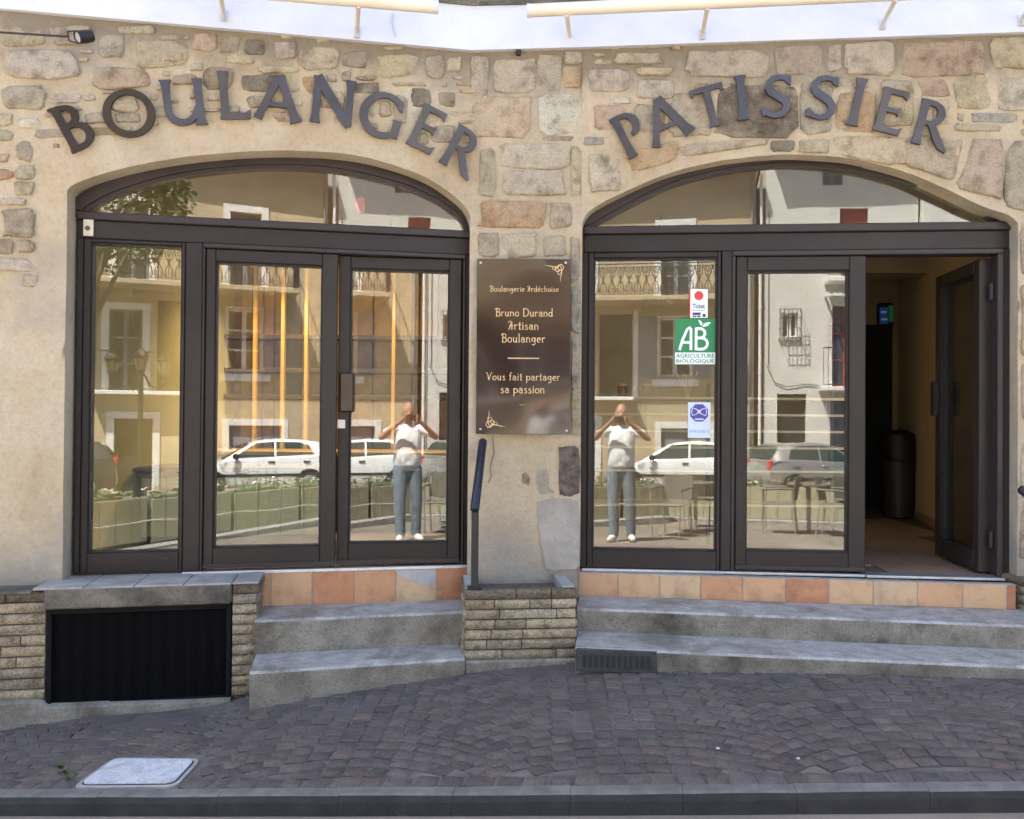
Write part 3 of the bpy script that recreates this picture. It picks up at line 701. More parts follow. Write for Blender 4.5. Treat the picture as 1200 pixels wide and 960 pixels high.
# ---- right shopfront
zr = Z_(FR, 900, 670)
ZTR = FR.z(930, 263, FO)
archRf = [(683, 264), (700, 254), (740, 232), (790, 209), (850, 194), (900, 188), (930, 186.5), (980, 189), (1040, 199), (1100, 217), (1150, 241), (1180, 255), (1187, 262)]
arch_light(FR, archRf, ZTR, bak)
tA, tB = S_(FR, 683), S_(FR, 1187)
ZRD = Z_(FR, 900, 300.5)
ZH2 = Z_(FR, 770, 302)
frm(FR, 'transom_bar', [(tA, tB, ZTR - .05, ZTR)], bak, 'frame2', -.05, FO + .02)
frm(FR, 'header', [(tA, tB, ZRD + .035, ZTR - .05)], bak, 'frame', -.05, FO - .004)
frm(FR, 'jamb', [(tA - .02, S_(FR, 688), zr, ZRD + .035)], bak, 'frame', -.05, FO + .004)
frm(FR, 'jamb', [(S_(FR, 1175), tB, zr, ZRD + .035)], bak, 'frame', -.05, FO + .004)
frm(FR, 'mullion', [(S_(FR, 845), S_(FR, 857), zr, ZRD + .035)], bak, 'frame', -.05, FO + .012)
frm(FR, 'door_frame', [(S_(FR, 857), S_(FR, 1175), ZRD + .002, ZRD + .035), (S_(FR, 857), S_(FR, 861), zr, ZRD + .002), (S_(FR, 1168), S_(FR, 1175), zr, ZRD + .002)], bak, 'frame2', -.05, FO + .016)
fr_ = leaf(FR, S_(FR, 688.5), S_(FR, 844.5), zr, ZRD + .034, (S_(FR, 695), S_(FR, 840), Z_(FR, 770, 645.5), ZH2), bak, 'window')
for px in (700, 822): MB().fbox(FR, S_(FR, px), S_(FR, px + 8), FO - .001, FO + .005, Z_(FR, px, 652), Z_(FR, px, 649), .001).obj('drain_cap', M['black'], fr_)
d3 = leaf(FR, S_(FR, 862), S_(FR, 1014.5), zr + .012, ZRD, (S_(FR, 875), S_(FR, 995), Z_(FR, 935, 647), Z_(FR, 935, 317)), bak, 'door')
b = MB(); b.fbox(FR, S_(FR, 862), S_(FR, 1014.5), FO, FO + .012, zr + .014, zr + .04, .003); b.obj('weather_bar', M['frame2'], d3)
# open leaf, swung inwards about its right edge
hp = FR.w(S_(FR, 1163), -.03, 0); FD = Frame(R_(-94), origin=(hp.x, hp.y))
LWd = .74
d4 = leaf(FD, -LWd, -.01, zr + .012, ZRD - .01, (-LWd + .09, -.1, Z_(FR, 935, 647), Z_(FR, 935, 317)), bak, 'door')
b = MB(); b.fbox(FD, -LWd + .015, -LWd + .085, FO, FO + .04, 1.62, 1.86, .008); b.fbox(FD, -LWd + .015, -LWd + .085, -.09, -.05, 1.62, 1.86, .008); b.obj('handle', M['black'], d4)
b = MB()
for z in (zr + .22, ZRD - .22): b.tube([FR.w(S_(FR, 1165.5), -.0, z - .05), FR.w(S_(FR, 1165.5), 0, z + .05)], .016, 10)
b.obj('hinge', M['black'], d4)
MB().fbox(FR, S_(FR, 1014), S_(FR, 1175), -.05, .09, zr - .018, zr - .001, .003).obj('threshold', M['alu'], bak); MB().fbox(FR, S_(FR, 683), S_(FR, 1013.6), -.05, .075, zr - .018, zr - .001, .003).obj('threshold', M['alu'], bak)
# ------------------------------------------------------------------ steps, low walls, planter
def ground_at(Fm, s, o):
    p = Fm.w(s, o, 0); return G(p.x, p.y)
def step(Fm, s0, s1, o0a, o0b, o1a, o1b, ztop, name_par, nos=.02, n=14):
    """one concrete step: riser face and worn tread with rounded nosing; offsets may differ at both ends"""
    b = MB(); t = MB()
    prof = lambda o0, o1, zg: [(o0, zg), (o1 - .012, zg), (o1 - .006, ztop - .05), (o1, ztop - .03), (o1, ztop - .012), (o1 - .012, ztop), (o0, ztop + .004)]
    for i in range(n + 1):
        u = i / n; s = lerp(s0, s1, u); o0 = lerp(o0a, o0b, u); o1 = lerp(o1a, o1b, u); zg = min(ground_at(Fm, s, o1) - .1, ztop - .1)
        for j, (o, z) in enumerate(prof(o0, o1, zg)):
            w_ = noise.noise(Vector((s * 4, z * 3, j))) * .006
            b.v.append(Fm.w(s, o + (w_ if 0 < j < 6 else 0), z + (w_ * .6 if j >= 4 else 0)))
    k = 7
    for i in range(n):
        for j in range(k - 1): b.f.append((i * k + j, (i + 1) * k + j, (i + 1) * k + j + 1, i * k + j + 1))
    b.f += [tuple(range(k)), tuple(range(n * k, n * k + k))[::-1]]
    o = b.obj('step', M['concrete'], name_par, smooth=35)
    o.data.materials.append(M['tread'])  # worn tops paler than risers: the sky light they catch is in the colour
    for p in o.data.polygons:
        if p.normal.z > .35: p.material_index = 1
    return o
def tiles(Fm, s_edges, oa, ob, z0, z1, parent, cols):
    n = len(s_edges) - 1
    for i in range(n):
        a, c = s_edges[i] + .0025, s_edges[i + 1] - .0025
        b = MB()
        def fn(s, o, z):
            u = (s - s_edges[0]) / (s_edges[-1] - s_edges[0]); return Fm.w(s, o + lerp(oa, ob, u), z)
        b.cbox(a, c, -.03, .003 + rnd.uniform(0, .0025), z0, z1, .003, fn)
        o = b.obj('tile', M['tile'], parent); o.color = (*cols[i % len(cols)], 1)
    b = MB()
    b.hexa([Fm.w(s_edges[0], oa - .06, z0 - .02), Fm.w(s_edges[-1], ob - .06, z0 - .02), Fm.w(s_edges[-1], ob, z0 - .02), Fm.w(s_edges[0], oa, z0 - .02), Fm.w(s_edges[0], oa - .06, z1 + .004), Fm.w(s_edges[-1], ob - .06, z1 + .004), Fm.w(s_edges[-1], ob, z1 + .004), Fm.w(s_edges[0], oa, z1 + .004)])
    b.obj('grout', M['slab'], parent)
TC = [(.47, .25, .13), (.52, .31, .175), (.44, .2, .1), (.53, .35, .2), (.41, .19, .1), (.52, .37, .23)]
# left flight
stL = thing('left_steps', 'two worn grey concrete steps with terracotta tile riser below the left doors', 'steps', FL.w(-1.2, .4, .1))
stL.name = 'steps'
OT = .07; zt1 = .447; zt2 = .255
ed = [FL.s(x, 690, OT) for x in (300, 317, 366, 415, 464, 512, 553)]
tiles(FL, ed, OT, OT, zt1 + .002, zbot - .022, stL, [TC[0], TC[1], TC[2], TC[0], TC[5], TC[4]])
# one tile patched with cement
b = MB(); pt_ = [FL.hit(x, y, OT) for x, y in [(462, 668.5), (509, 668), (510, 685), (497, 686), (483, 681), (470, 675)]]; b.prism(pt_, 0, .0075, lambda s, z, o: FL.w(s, OT + o, z)); b.obj('cement_patch', pmat('tile_cement', (.36, .37, .37), (.44, .45, .45), 14, .8, .4, 60), stL)
sa, sb = FL.s(299, 720, .4), FL.s(546, 720, .4)
step(FL, sa, sb, OT - .02, OT - .02, .44, .40, zt1, stL)
step(FL, FL.s(293, 780, .75), FL.s(545, 780, .72), .36, .36, .775, .705, zt2, stL)
# right flight
stR = thing('steps', 'two long grey concrete steps with terracotta tile riser below the right doors', 'steps', FR.w(1.4, .5, .2))
ed = [FR.s(x, 690, .17) for x in (677, 724, 773, 821, 870, 920, 970.5, 1022, 1073, 1125, 1176, 1186)]
tiles(FR, ed, .13, .22, .482, zr - .019, stR, [TC[1], TC[3], TC[5], TC[0], TC[1], TC[2], TC[3], TC[5], TC[1], TC[3], TC[4]])
step(FR, FR.s(676, 720, .5), FR.s(1330, 720, .6), .10, .22, .485, .66, .479, stR)
step(FR, FR.s(674, 770, .85), FR.s(1380, 770, .9), .40, .56, .845, .99, .342, stR)
# low vent set into the right flight
vt = thing('floor_vent', 'low dark grey louvred vent set in the lowest right step', 'vent', FR.w(FR.s(722, 775, .86), .86, .2))
v0, v1 = FR.s(675, 775, .86), FR.s(770, 775, .86); z0, z1 = FR.z(722, 788, .86), FR.z(722, 762, .86)
b = MB(); b.fbox(FR, v0, v1, .8, .868, z0, z1, .004); b.obj('plate', pmat('vent_dark', (.03, .03, .03), (.055, .055, .055), 20, .7, .3, 60), vt)
for i in range(12):
    s = lerp(v0 + .03, v1 - .03, (i + .5) / 12); b = MB(); b.fbox(FR, s - .008, s + .008, .867, .872, z0 + .025, z1 - .025, .0015); b.obj('slat', M['black'], vt)
# split-stone clad low walls
CT = [(.42, .35, .235), (.46, .39, .27), (.38, .315, .21), (.43, .37, .27), (.33, .28, .2)]
def clad(parent, P0, P1, z0, z1, rowh, dark_top=True, depth=.05, seed=1, along=None):
    """courses of split stone on an upright face from P0 to P1 (ground points)"""
    rg = random.Random(seed); P0 = Vector((P0.x, P0.y, 0)); P1 = Vector((P1.x, P1.y, 0)); d = (P1 - P0); Lw = d.length; d.normalize(); nrm = Vector((d.y, -d.x, 0))
    nr = max(1, round((z1 - z0) / rowh)); h = (z1 - z0) / nr
    for r in range(nr):
        s = 0.; za = z0 + r * h
        while s < Lw - .001:
            ln = rg.uniform(.1, .34); 
            if Lw - s - ln < .07: ln = Lw - s
            b = MB(); pr = rg.uniform(.0, .012)
            def fn(a, o, z):
                p = P0 + d * a + nrm * (o + (noise.noise(Vector((a * 17 + seed, z * 17, o))) * .007 if o > 0 else 0)); return (p.x, p.y, z)
            # a slab face with three columns for a broken front
            nc = max(2, int(ln / .06)); a0, a1 = s + .003, s + ln - .003
            grid = []
            for i in range(nc + 1):
                a = lerp(a0, a1, i / nc); e = .6 if i in (0, nc) else 1
                grid += [fn(a, -depth, za + .003), fn(a, .001 + pr * .4 * e, za + .004), fn(a, (.008 + pr) * e + .001, za + h * .35), fn(a, (.008 + pr) * e + .001, za + h * .68), fn(a, .001 + pr * .4 * e, za + h - .005), fn(a, -depth, za + h - .003)]
            b.v = grid
            for i in range(nc):
                for j in range(5): b.f.append((i * 6 + j, (i + 1) * 6 + j, (i + 1) * 6 + j + 1, i * 6 + j + 1))
            b.f += [tuple(range(6)), tuple(range(nc * 6, nc * 6 + 6))[::-1]]
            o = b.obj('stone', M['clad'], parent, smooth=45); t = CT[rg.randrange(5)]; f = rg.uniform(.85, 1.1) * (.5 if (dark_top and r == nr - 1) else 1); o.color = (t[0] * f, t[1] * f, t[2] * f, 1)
            s += ln
VO = .40                                             # face of the low wall in front of the left glass
lowL = thing('low_wall', 'low wall clad in pale split stone with grey slab, left of the left steps', 'wall', FL.w(-2.2, VO, 0))
zslab = zbot - .012; zsl0 = FL.z(160, 711, VO)
sv0, sv1, se = FL.s(52, 770, VO), FL.s(271, 770, VO), FL.s(300, 770, VO)
def corebox(mb, Fm, s0, s1, o0, o1, z0, z1): mb.fbox(Fm, s0, s1, o0, o1, z0, z1, .003)
b = MB(); corebox(b, FL, FL.s(-300, 770, VO), sv0 - .0, -.3, VO - .03, -.3, zslab - .08); corebox(b, FL, sv1, se - .03, -.3, VO - .03, -.2, zslab - .06); corebox(b, FL, sv0, sv1, -.3, VO - .22, -.3, zsl0); b.obj('core', M['slab_face'], lowL)
clad(lowL, FL.w(FL.s(-300, 770, VO), VO - .02, 0), FL.w(sv0, VO - .02, 0), -.06, zslab - .02, .056, True, seed=3)
clad(lowL, FL.w(sv1, VO - .02, 0), FL.w(se, VO - .02, 0), .02, zslab - .008, .056, True, seed=5)
clad(lowL, FL.w(se, VO - .02, 0), FL.w(se, .0, 0), .06, zslab - .008, .056, True, seed=6)
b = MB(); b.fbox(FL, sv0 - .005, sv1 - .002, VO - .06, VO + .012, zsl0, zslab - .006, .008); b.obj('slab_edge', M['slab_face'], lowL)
b = MB()
for i in range(4):
    a, c = lerp(sv0 - .06, sv1 + .0, i / 4), lerp(sv0 - .06, sv1, (i + 1) / 4) - .004; b = MB(); b.fbox(FL, a, c, -.02, VO + .008, zslab - .012, zslab + rnd.uniform(-.001, .002), .004); b.obj('slab', M['slab'], lowL)
b = MB(); b.fbox(FL, sv1 + .001, se + .01, -.02, VO + .005, zslab - .011, zslab + .002, .005); b.obj('slab', M['slab'], lowL)
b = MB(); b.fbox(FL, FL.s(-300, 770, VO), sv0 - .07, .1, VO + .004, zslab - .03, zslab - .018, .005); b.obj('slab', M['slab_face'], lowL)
# concrete plinth under the vent, vent grille
b = MB(); n = 60
for i in range(n + 1):
    s = lerp(FL.s(-300, 770, VO), sv1, i / n); zt = lerp(FL.z(53, 826, VO), FL.z(270, 818, VO), (s - sv0) / (sv1 - sv0)); zt = zt + noise.noise(Vector((s * 5, 0, 0))) * .003
    if s < sv0: zt += .03
    b.v += [FL.w(s, VO - .25, zt), FL.w(s, VO + .0, zt), FL.w(s, VO + .022, zt - .015), FL.w(s, VO + .03, -.35)]
for i in range(n):
    for j in range(3): b.f.append((i * 4 + j, (i + 1) * 4 + j, (i + 1) * 4 + j + 1, i * 4 + j + 1))
b.obj('plinth', M['concrete'], lowL, smooth=40)
vg = thing('vent_grille', 'large black perforated metal vent panel under the left window', 'vent', FL.w((sv0 + sv1) / 2, VO - .02, .05))
gz0, gz1 = FL.z(160, 826, VO - .03), zsl0 - .002
b = MB(); b.fbox(FL, sv0 + .004, sv0 + .03, VO - .06, VO - .012, gz0, gz1, .003); b.fbox(FL, sv1 - .03, sv1 - .004, VO - .06, VO - .012, gz0, gz1, .003); b.fbox(FL, sv0 + .03, sv1 - .03, VO - .06, VO - .012, gz1 - .03, gz1, .003); b.fbox(FL, sv0 + .03, sv1 - .03, VO - .06, VO - .012, gz0, gz0 + .03, .003); b.obj('rim', pmat('matt_black', (.006, .006, .006), (.01, .01, .01), 9, .8, spec=.15), vg)
def perf_mat():
    mt, nt, P = principled('perforated_black'); L = nt.links.new
    geo = nt.nodes.new('ShaderNodeNewGeometry'); vo = nt.nodes.new('ShaderNodeTexVoronoi'); vo.inputs['Scale'].default_value = 62; vo.inputs['Randomness'].default_value = 0; L(geo.outputs['Position'], vo.inputs['Vector'])
    r = ramp(nt, [(.3, (.002, .002, .002)), (.45, (.0055, .0055, .006))]); L(vo.outputs['Distance'], r.inputs[0]); L(r.outputs[0], P.inputs['Base Color']); P.inputs['Roughness'].default_value = .9; P.inputs['Specular IOR Level'].default_value = .05
    bp = nt.nodes.new('ShaderNodeBump'); bp.inputs['Distance'].default_value = .0015; L(vo.outputs['Distance'], bp.inputs['Height']); L(bp.outputs[0], P.inputs['Normal']); return mt
b = MB(); b.fbox(FL, sv0 + .03, sv1 - .03, VO - .06, VO - .03, gz0 + .03, gz1 - .03, .001); b.obj('mesh_panel', perf_mat(), vg)
# stone planter at the pier
p0 = FP.s(545, 740, .48); p1 = FP.s(675, 740, .48); PO = .48
plz = FP.z(610, 691, PO)
pl = thing('stone_planter', 'stone-clad planter box with pale split courses between the two flights', 'planter', FP.w((p0 + p1) / 2, PO / 2, .1))
zg = ground_at(FP, .3, PO) - .02
clad(pl, FP.w(p0, PO - .02, 0), FP.w(p1, PO - .02, 0), zg + .06, plz, .054, True, seed=11)
clad(pl, FP.w(p1, PO - .02, 0), FP.w(p1, -.02, 0), zg + .06, plz, .054, True, seed=12)
clad(pl, FP.w(p0, -.02, 0), FP.w(p0, PO - .02, 0), zg + .06, plz, .054, True, seed=13)
b = MB(); b.fbox(FP, p0 + .02, p1 - .02, .02, PO - .03, zg - .1, plz - .05, .004); b.obj('soil', pmat('dry_soil', (.07, .055, .04), (.14, .11, .08), 30, .95, 1, 40), pl)
for a_, c_ in ((p0, p0 + .07), (p1 - .07, p1)): MB().fbox(FP, a_, c_, .005, PO - .06, plz - .06, plz + .004, .004).obj('rim', M['slab'], pl)
b = MB(); b.fbox(FP, p0 - .005, p1 + .005, PO - .3, PO + .006, zg - .15, zg + .062, .012); b.obj('plinth', M['concrete'], pl)
M['leaflitter'] = pmat('dry_leaf', (.35, .2, .08), (.5, .35, .15), 30, .8)
b = MB()
for i in range(6):
    s, o = FP.s(608, 682, PO - .1) + rnd.uniform(-.03, .03), PO - .09 + rnd.uniform(-.03, .02); c = FP.w(s, o, plz - .047); a = rnd.uniform(0, 6)
    e = Vector((math.cos(a), math.sin(a), .3)) * .022; f = Vector((-math.sin(a), math.cos(a), .1)) * .012; b.add([c - e, c + f, c + e, c - f], [(0, 1, 2, 3)])
tag(b.obj('dry_leaves', M['leaflitter']), 'few curled orange dry leaves lying on the planter soil', 'leaves')
# clad low wall at the right edge
lowR = thing('low_wall', 'grey split-stone low wall at the right end of the right steps', 'wall', FR.w(2.95, .25, .3))
r0 = FR.s(1187, 690, .22)
clad(lowR, FR.w(r0, .0, 0), FR.w(r0 + .2, .62, 0), .3, zr + .03, .056, True, seed=21)
b = MB(); b.add([FR.w(r0 + .02, .0, .2), FR.w(r0 + .9, .0, .2), FR.w(r0 + .9, .6, .2), FR.w(r0 + .2, .6, .2), FR.w(r0 + .02, .0, zr + .02), FR.w(r0 + .9, .0, zr + .02), FR.w(r0 + .9, .6, zr + .02), FR.w(r0 + .2, .6, zr + .02)], [(0, 1, 2, 3), (4, 5, 6, 7), (0, 1, 5, 4), (1, 2, 6, 5), (2, 3, 7, 6), (3, 0, 4, 7)]); b.obj('core', M['slab'], lowR)
# handrail on the planter's left edge
hr = thing('handrail', 'black metal handrail post with short sloping rail beside the left doors', 'handrail', FP.w(FP.s(555, 680, .42), .42, plz))
ps = FP.s(556.5, 640, .42); po = .42
zt = FP.z(556, 592, po)
b = MB(); b.fbox(FP, ps - .02, ps + .02, po - .02, po + .02, plz - .02, zt, .004); b.obj('post', M['black'], hr)
b = MB(); b.fbox(FP, ps - .04, ps + .04, po - .04, po + .04, plz, plz + .008, .002); b.obj('base_plate', M['black'], hr)
e1 = FP.w(ps - .005, po + .03, zt - .03); e2 = FP.w(FP.s(566, 516, .06), .06, FP.z(566, 516, .06)); dd = (e2 - e1).normalized()
b = MB(); b.tube([e1, e1 + dd * .004, e1 + dd * .012, e2 - dd * .012, e2 - dd * .003, e2], [.012, .02, .026, .026, .02, .008], 14); b.obj('rail', pmat('handrail_paint', (.012, .016, .026), (.02, .024, .034), 8, .35), hr, smooth=50)
# second handrail stub at the right edge
h2 = thing('handrail', 'black handrail end reaching in at the right edge of the stone jamb', 'handrail', FR.w(FR.s(1197, 575, .3), .3, 1.1))
a1 = FR.w(FR.s(1194, 572, .3), .3, FR.z(1194, 572, .3)); a2 = FR.w(FR.s(1222, 594, .3), .34, FR.z(1222, 592, .3))
b = MB(); b.tube([a1, a1.lerp(a2, .08), a2], [.014, .026, .026], 12); b.obj('rail', M['black'], h2, smooth=50)
b = MB(); b.tube([a2, Vector((a2.x + .02, a2.y, .25))], .02, 10); b.obj('post', M['black'], h2, smooth=50)

# ------------------------------------------------------------------ awnings (rolled up): front bars and brackets over the white band
def awning(Fm, off, x0, x1, ypix, label, brs):
    """rolled awning: cream bar standing in front of the band with arms"""
    t = thing('awning', label, 'awning', Fm.w(Fm.s((x0 + x1) / 2, 20, off + .35), off + .3, ZF + .2))
    oo = off + .38
    (xa, ya), (xb, yb) = ypix
    s0, z0 = Fm.hit(xa, ya, oo); s1, z1 = Fm.hit(xb, yb, oo); zz = (z0 + z1) / 2; sl = (z1 - z0) / (s1 - s0)
    se0 = Fm.s(x0, ya, oo); se1 = Fm.s(x1, yb, oo)
    b = MB(); b.tube([Fm.w(se0, oo, z0 + (se0 - s0) * sl), Fm.w(se1, oo, z0 + (se1 - s0) * sl)], .037, 18); bar = b.obj('front_bar', M['cream'], t, smooth=60)
    for e in (se0, se1):
        b = MB(); b.lathe([(.036, 0), (.039, .003), (.039, .02), (.03, .024)], Fm.w(e, oo, z0 + (e - s0) * sl), 18, tuple(Fm.t if e == se1 else -Fm.t)); b.obj('end_cap', M['white'], bar)
    for (bx, by, tx) in brs:
        s, z = Fm.hit(bx, by, off + .04); st = Fm.s(tx, by - 25, oo); zb_ = z0 + (st - s0) * sl
        b = MB(); b.tube([Fm.w(s, off + .04, z), Fm.w(st, oo, zb_ - .03)], .014, 8); b.obj('arm', M['cream'], t)
        b = MB(); b.fbox(Fm, s - .018, s + .018, off + .034, off + .046, z - .035, z + .03, .003); b.obj('bracket', M['alu'], t)
awning(FL, LW, 180, 509, ((400, -1), (509, 8)), 'rolled cream awning bar above the left shopfront', [(262, 18, 258), (418, 38, 420)])
awning(FR, RW, 622, 1400, ((622, 12.5), (830, 3)), 'long rolled cream awning bar above the right shopfront', [(668, 44, 664), (823, 40, 829), (1034, 28, 1050), (1197, 24, 1215)])
# cable on the white band
b = MB(); b.tube([FL.w(*((lambda h: (h[0], LW + .04, h[1]))(FL.hit(x, y, LW + .04)))) for x, y in [(460, 16), (458, 26), (461, 36), (463, 43)]], .006, 6); tag(b.obj('cable', M['alu']), 'short grey cable hanging on the white band between the awnings', 'cable')
b = MB(); b.fbox(FP, FP.s(604.5, 62, 0) , FP.s(610, 62, 0), .0, .03, FP.z(607, 66), FP.z(607, 60), .004); tag(b.obj('anchor_bracket', M['black']), 'small dark bracket under the white band above the sign', 'bracket')
# clip-on spotlight upper left
sp = thing('spotlight', 'small black spotlight on a thin arm at the upper left wall', 'spotlight', FL.w(FL.s(85, 43, .5), .5, FL.z(85, 43, .5)))
so_ = LW + .3
pt2 = lambda x, y, o=so_: FL.w(FL.s(x, y, o), o, FL.z(x, y, o))
b = MB(); b.tube([pt2(-90, 34), pt2(0, 38), pt2(80, 43)], .006, 8); b.obj('arm', M['black'], sp)
b = MB(); b.tube([pt2(79, 37), pt2(90, 36)], .004, 6); b.tube([pt2(79, 37), pt2(81, 48)], .004, 6); b.tube([pt2(81, 48), pt2(92, 51)], .004, 6); b.obj('yoke', M['black'], sp)
ax = (pt2(86, 44.5, so_ + .05) - pt2(104, 42.5, so_)).normalized()
b = MB(); b.lathe([(.022, 0), (.031, .004), (.033, .03), (.034, .085), (.03, .087), (.026, .08)], pt2(108, 42), 20, tuple(ax)); b.obj('head', M['black'], sp, smooth=50)
b = MB(); b.lathe([(.001, .082), (.025, .081), (.025, .078)], pt2(108, 42), 20, tuple(ax)); b.obj('lens', M['alu'], sp)
# ------------------------------------------------------------------ lettering: glyph shapes as unions of strokes, traced to outlines
def pol_stem(p0, p1, w0, wm, w1, n=11):
    p0, p1 = np.array(p0, float), np.array(p1, float); d = p1 - p0; d /= np.linalg.norm(d); nr = np.array([-d[1], d[0]]); A = []; B = []
    for i in range(n):
        t = i / (n - 1); e = abs(2 * t - 1) ** 5; w_ = wm + ((w0 if t < .5 else w1) - wm) * e; c = p0 + (p1 - p0) * t; A.append(c + nr * w_ / 2); B.append(c - nr * w_ / 2)
    return np.array(A + B[::-1])
def pol_path(pts, ws):
    pts = np.array(pts, float); n = len(pts); ws = ws if hasattr(ws, '__len__') else [ws] * n; ws = np.interp(np.linspace(0, 1, n), np.linspace(0, 1, len(ws)), ws); A = []; B = []; out = []
    for i in range(n):
        d = pts[min(i + 1, n - 1)] - pts[max(i - 1, 0)]; d = d / (np.linalg.norm(d) + 1e-9); nr = np.array([-d[1], d[0]]); A.append(pts[i] + nr * ws[i] / 2); B.append(pts[i] - nr * ws[i] / 2)
    return [np.array([A[i], A[i + 1], B[i + 1], B[i]]) for i in range(n - 1)]
def arc(cx, cy, rx, ry, a0, a1, n=28):
    return [(cx + rx * math.cos(R_(lerp(a0, a1, i / n))), cy + ry * math.sin(R_(lerp(a0, a1, i / n)))) for i in range(n + 1)]
def inside(poly, X, Y):
    r = np.zeros(X.shape, bool); n = len(poly)
    for i in range(n):
        (x0, y0), (x1, y1) = poly[i], poly[(i + 1) % n]
        if y0 == y1: continue
        c = ((y0 > Y) != (y1 > Y)) & (X < (x1 - x0) * (Y - y0) / (y1 - y0) + x0); r ^= c
    return r
def trace(polys, res=90, pad=.12, x1=1.3, y0=-.35, y1=1.15, tol=.0035):
    nx = int((x1 + 2 * pad) * res); ny = int((y1 - y0 + 2 * pad) * res); ss = 3
    gx = -pad + (np.arange(nx * ss) + .5) / (res * ss); gy = y0 - pad + (np.arange(ny * ss) + .5) / (res * ss); X, Y = np.meshgrid(gx, gy); Mk = np.zeros(X.shape, bool)
    for p in polys:
        ix = (gx >= p[:, 0].min() - .01) & (gx <= p[:, 0].max() + .01); iy = (gy >= p[:, 1].min() - .01) & (gy <= p[:, 1].max() + .01)
        if not ix.any() or not iy.any(): continue
        a, b = np.where(iy)[0][[0, -1]], np.where(ix)[0][[0, -1]]
        sl_ = (slice(a[0], a[1] + 1), slice(b[0], b[1] + 1)); Mk[sl_] |= inside(p, X[sl_], Y[sl_])
    V = Mk.reshape(ny, ss, nx, ss).mean((1, 3)).astype(float)
    segs = {}
    def ip(a, b, va, vb): t = (.5 - va) / (vb - va); return (a[0] + (b[0] - a[0]) * t, a[1] + (b[1] - a[1]) * t)
    ys_, xs_ = np.where((V[:-1, :-1] > .5).astype(int) + (V[1:, :-1] > .5) + (V[:-1, 1:] > .5) + (V[1:, 1:] > .5) > 0)
    for j, i in zip(ys_, xs_):
        c = [(i, j), (i + 1, j), (i + 1, j + 1), (i, j + 1)]; v = [V[y, x] for x, y in c]; k = sum((1 << q) for q in range(4) if v[q] > .5)
        if k == 15: continue
        ent = [q for q in range(4) if (v[q] > .5) != (v[(q + 1) % 4] > .5)]
        def key(q):
            a, b = c[q], c[(q + 1) % 4]; return (min(a, b), max(a, b))
        pos = {q: ip(c[q], c[(q + 1) % 4], v[q], v[(q + 1) % 4]) for q in ent}
        ins = [q for q in ent if v[q] > .5]          # crossing from inside to outside
        for q in ins:
            # pair with the previous outside->inside crossing
            e = q
            for st in range(1, 4):
                e = (q - st) % 4
                if e in ent and e not in ins: break
            segs[key(q)] = (key(e), pos[q])
    loops = []
    while segs:
        k0 = next(iter(segs)); k = k0; lp = []
        while k in segs:
            nx_, p = segs.pop(k); lp.append(p); k = nx_
        if len(lp) > 5: loops.append([((x + .5) / res - pad, (y + .5) / res + y0 - pad) for x, y in lp])
    def dp(p):
        if len(p) < 3: return p
        a, b = np.array(p[0]), np.array(p[-1]); d = b - a; L2 = np.linalg.norm(d) + 1e-9; q = np.array(p); ds = np.abs(d[0] * (q[:, 1] - a[1]) - d[1] * (q[:, 0] - a[0])) / L2; i = int(ds.argmax())
        return [p[0], p[-1]] if ds[i] < tol else dp(p[:i + 1])[:-1] + dp(p[i:])
    out = []
    for lp in loops:
        h = len(lp) // 2; s_ = dp(lp[:h + 1])[:-1] + dp(lp[h:] + [lp[0]])[:-1]
        if len(s_) >= 3: out.append(s_)
    return out
def area(lp): return sum(a[0] * b[1] - b[0] * a[1] for a, b in zip(lp, lp[1:] + lp[:1])) / 2
def pip(p, lp):
    r = False
    for (x0, y0), (x1, y1) in zip(lp, lp[1:] + lp[:1]):
        if (y0 > p[1]) != (y1 > p[1]) and p[0] < (x1 - x0) * (p[1] - y0) / (y1 - y0) + x0: r = not r
    return r
def extrude(mb, loops, fn, d0, d1):
    """solid letters: each outline with the holes that lie in it"""
    big_ = [lp for lp in loops if sum(pip(lp[0], o) for o in loops if o is not lp) % 2 == 0]
    for ol in big_:
        grp = [ol] + [h for h in loops if h not in big_ and pip(h[0], ol)]
        tri = tessellate_polygon([[Vector((x, y, 0)) for x, y in lp] for lp in grp]); allp = [p for lp in grp for p in lp]; n = len(allp); b = len(mb.v)
        for x, y in allp: mb.v.append(tuple(fn(x, y, d0)))
        for x, y in allp: mb.v.append(tuple(fn(x, y, d1)))
        for t in tri: mb.f.append(tuple(b + n + i for i in t)); mb.f.append(tuple(b + i for i in t[::-1]))
        k = 0
        for lp in grp:
            m_ = len(lp)
            for i in range(m_): a, c = b + k + i, b + k + (i + 1) % m_; mb.f.append((a, c, c + n, a + n))
            k += m_
WS, WE = .16, .225
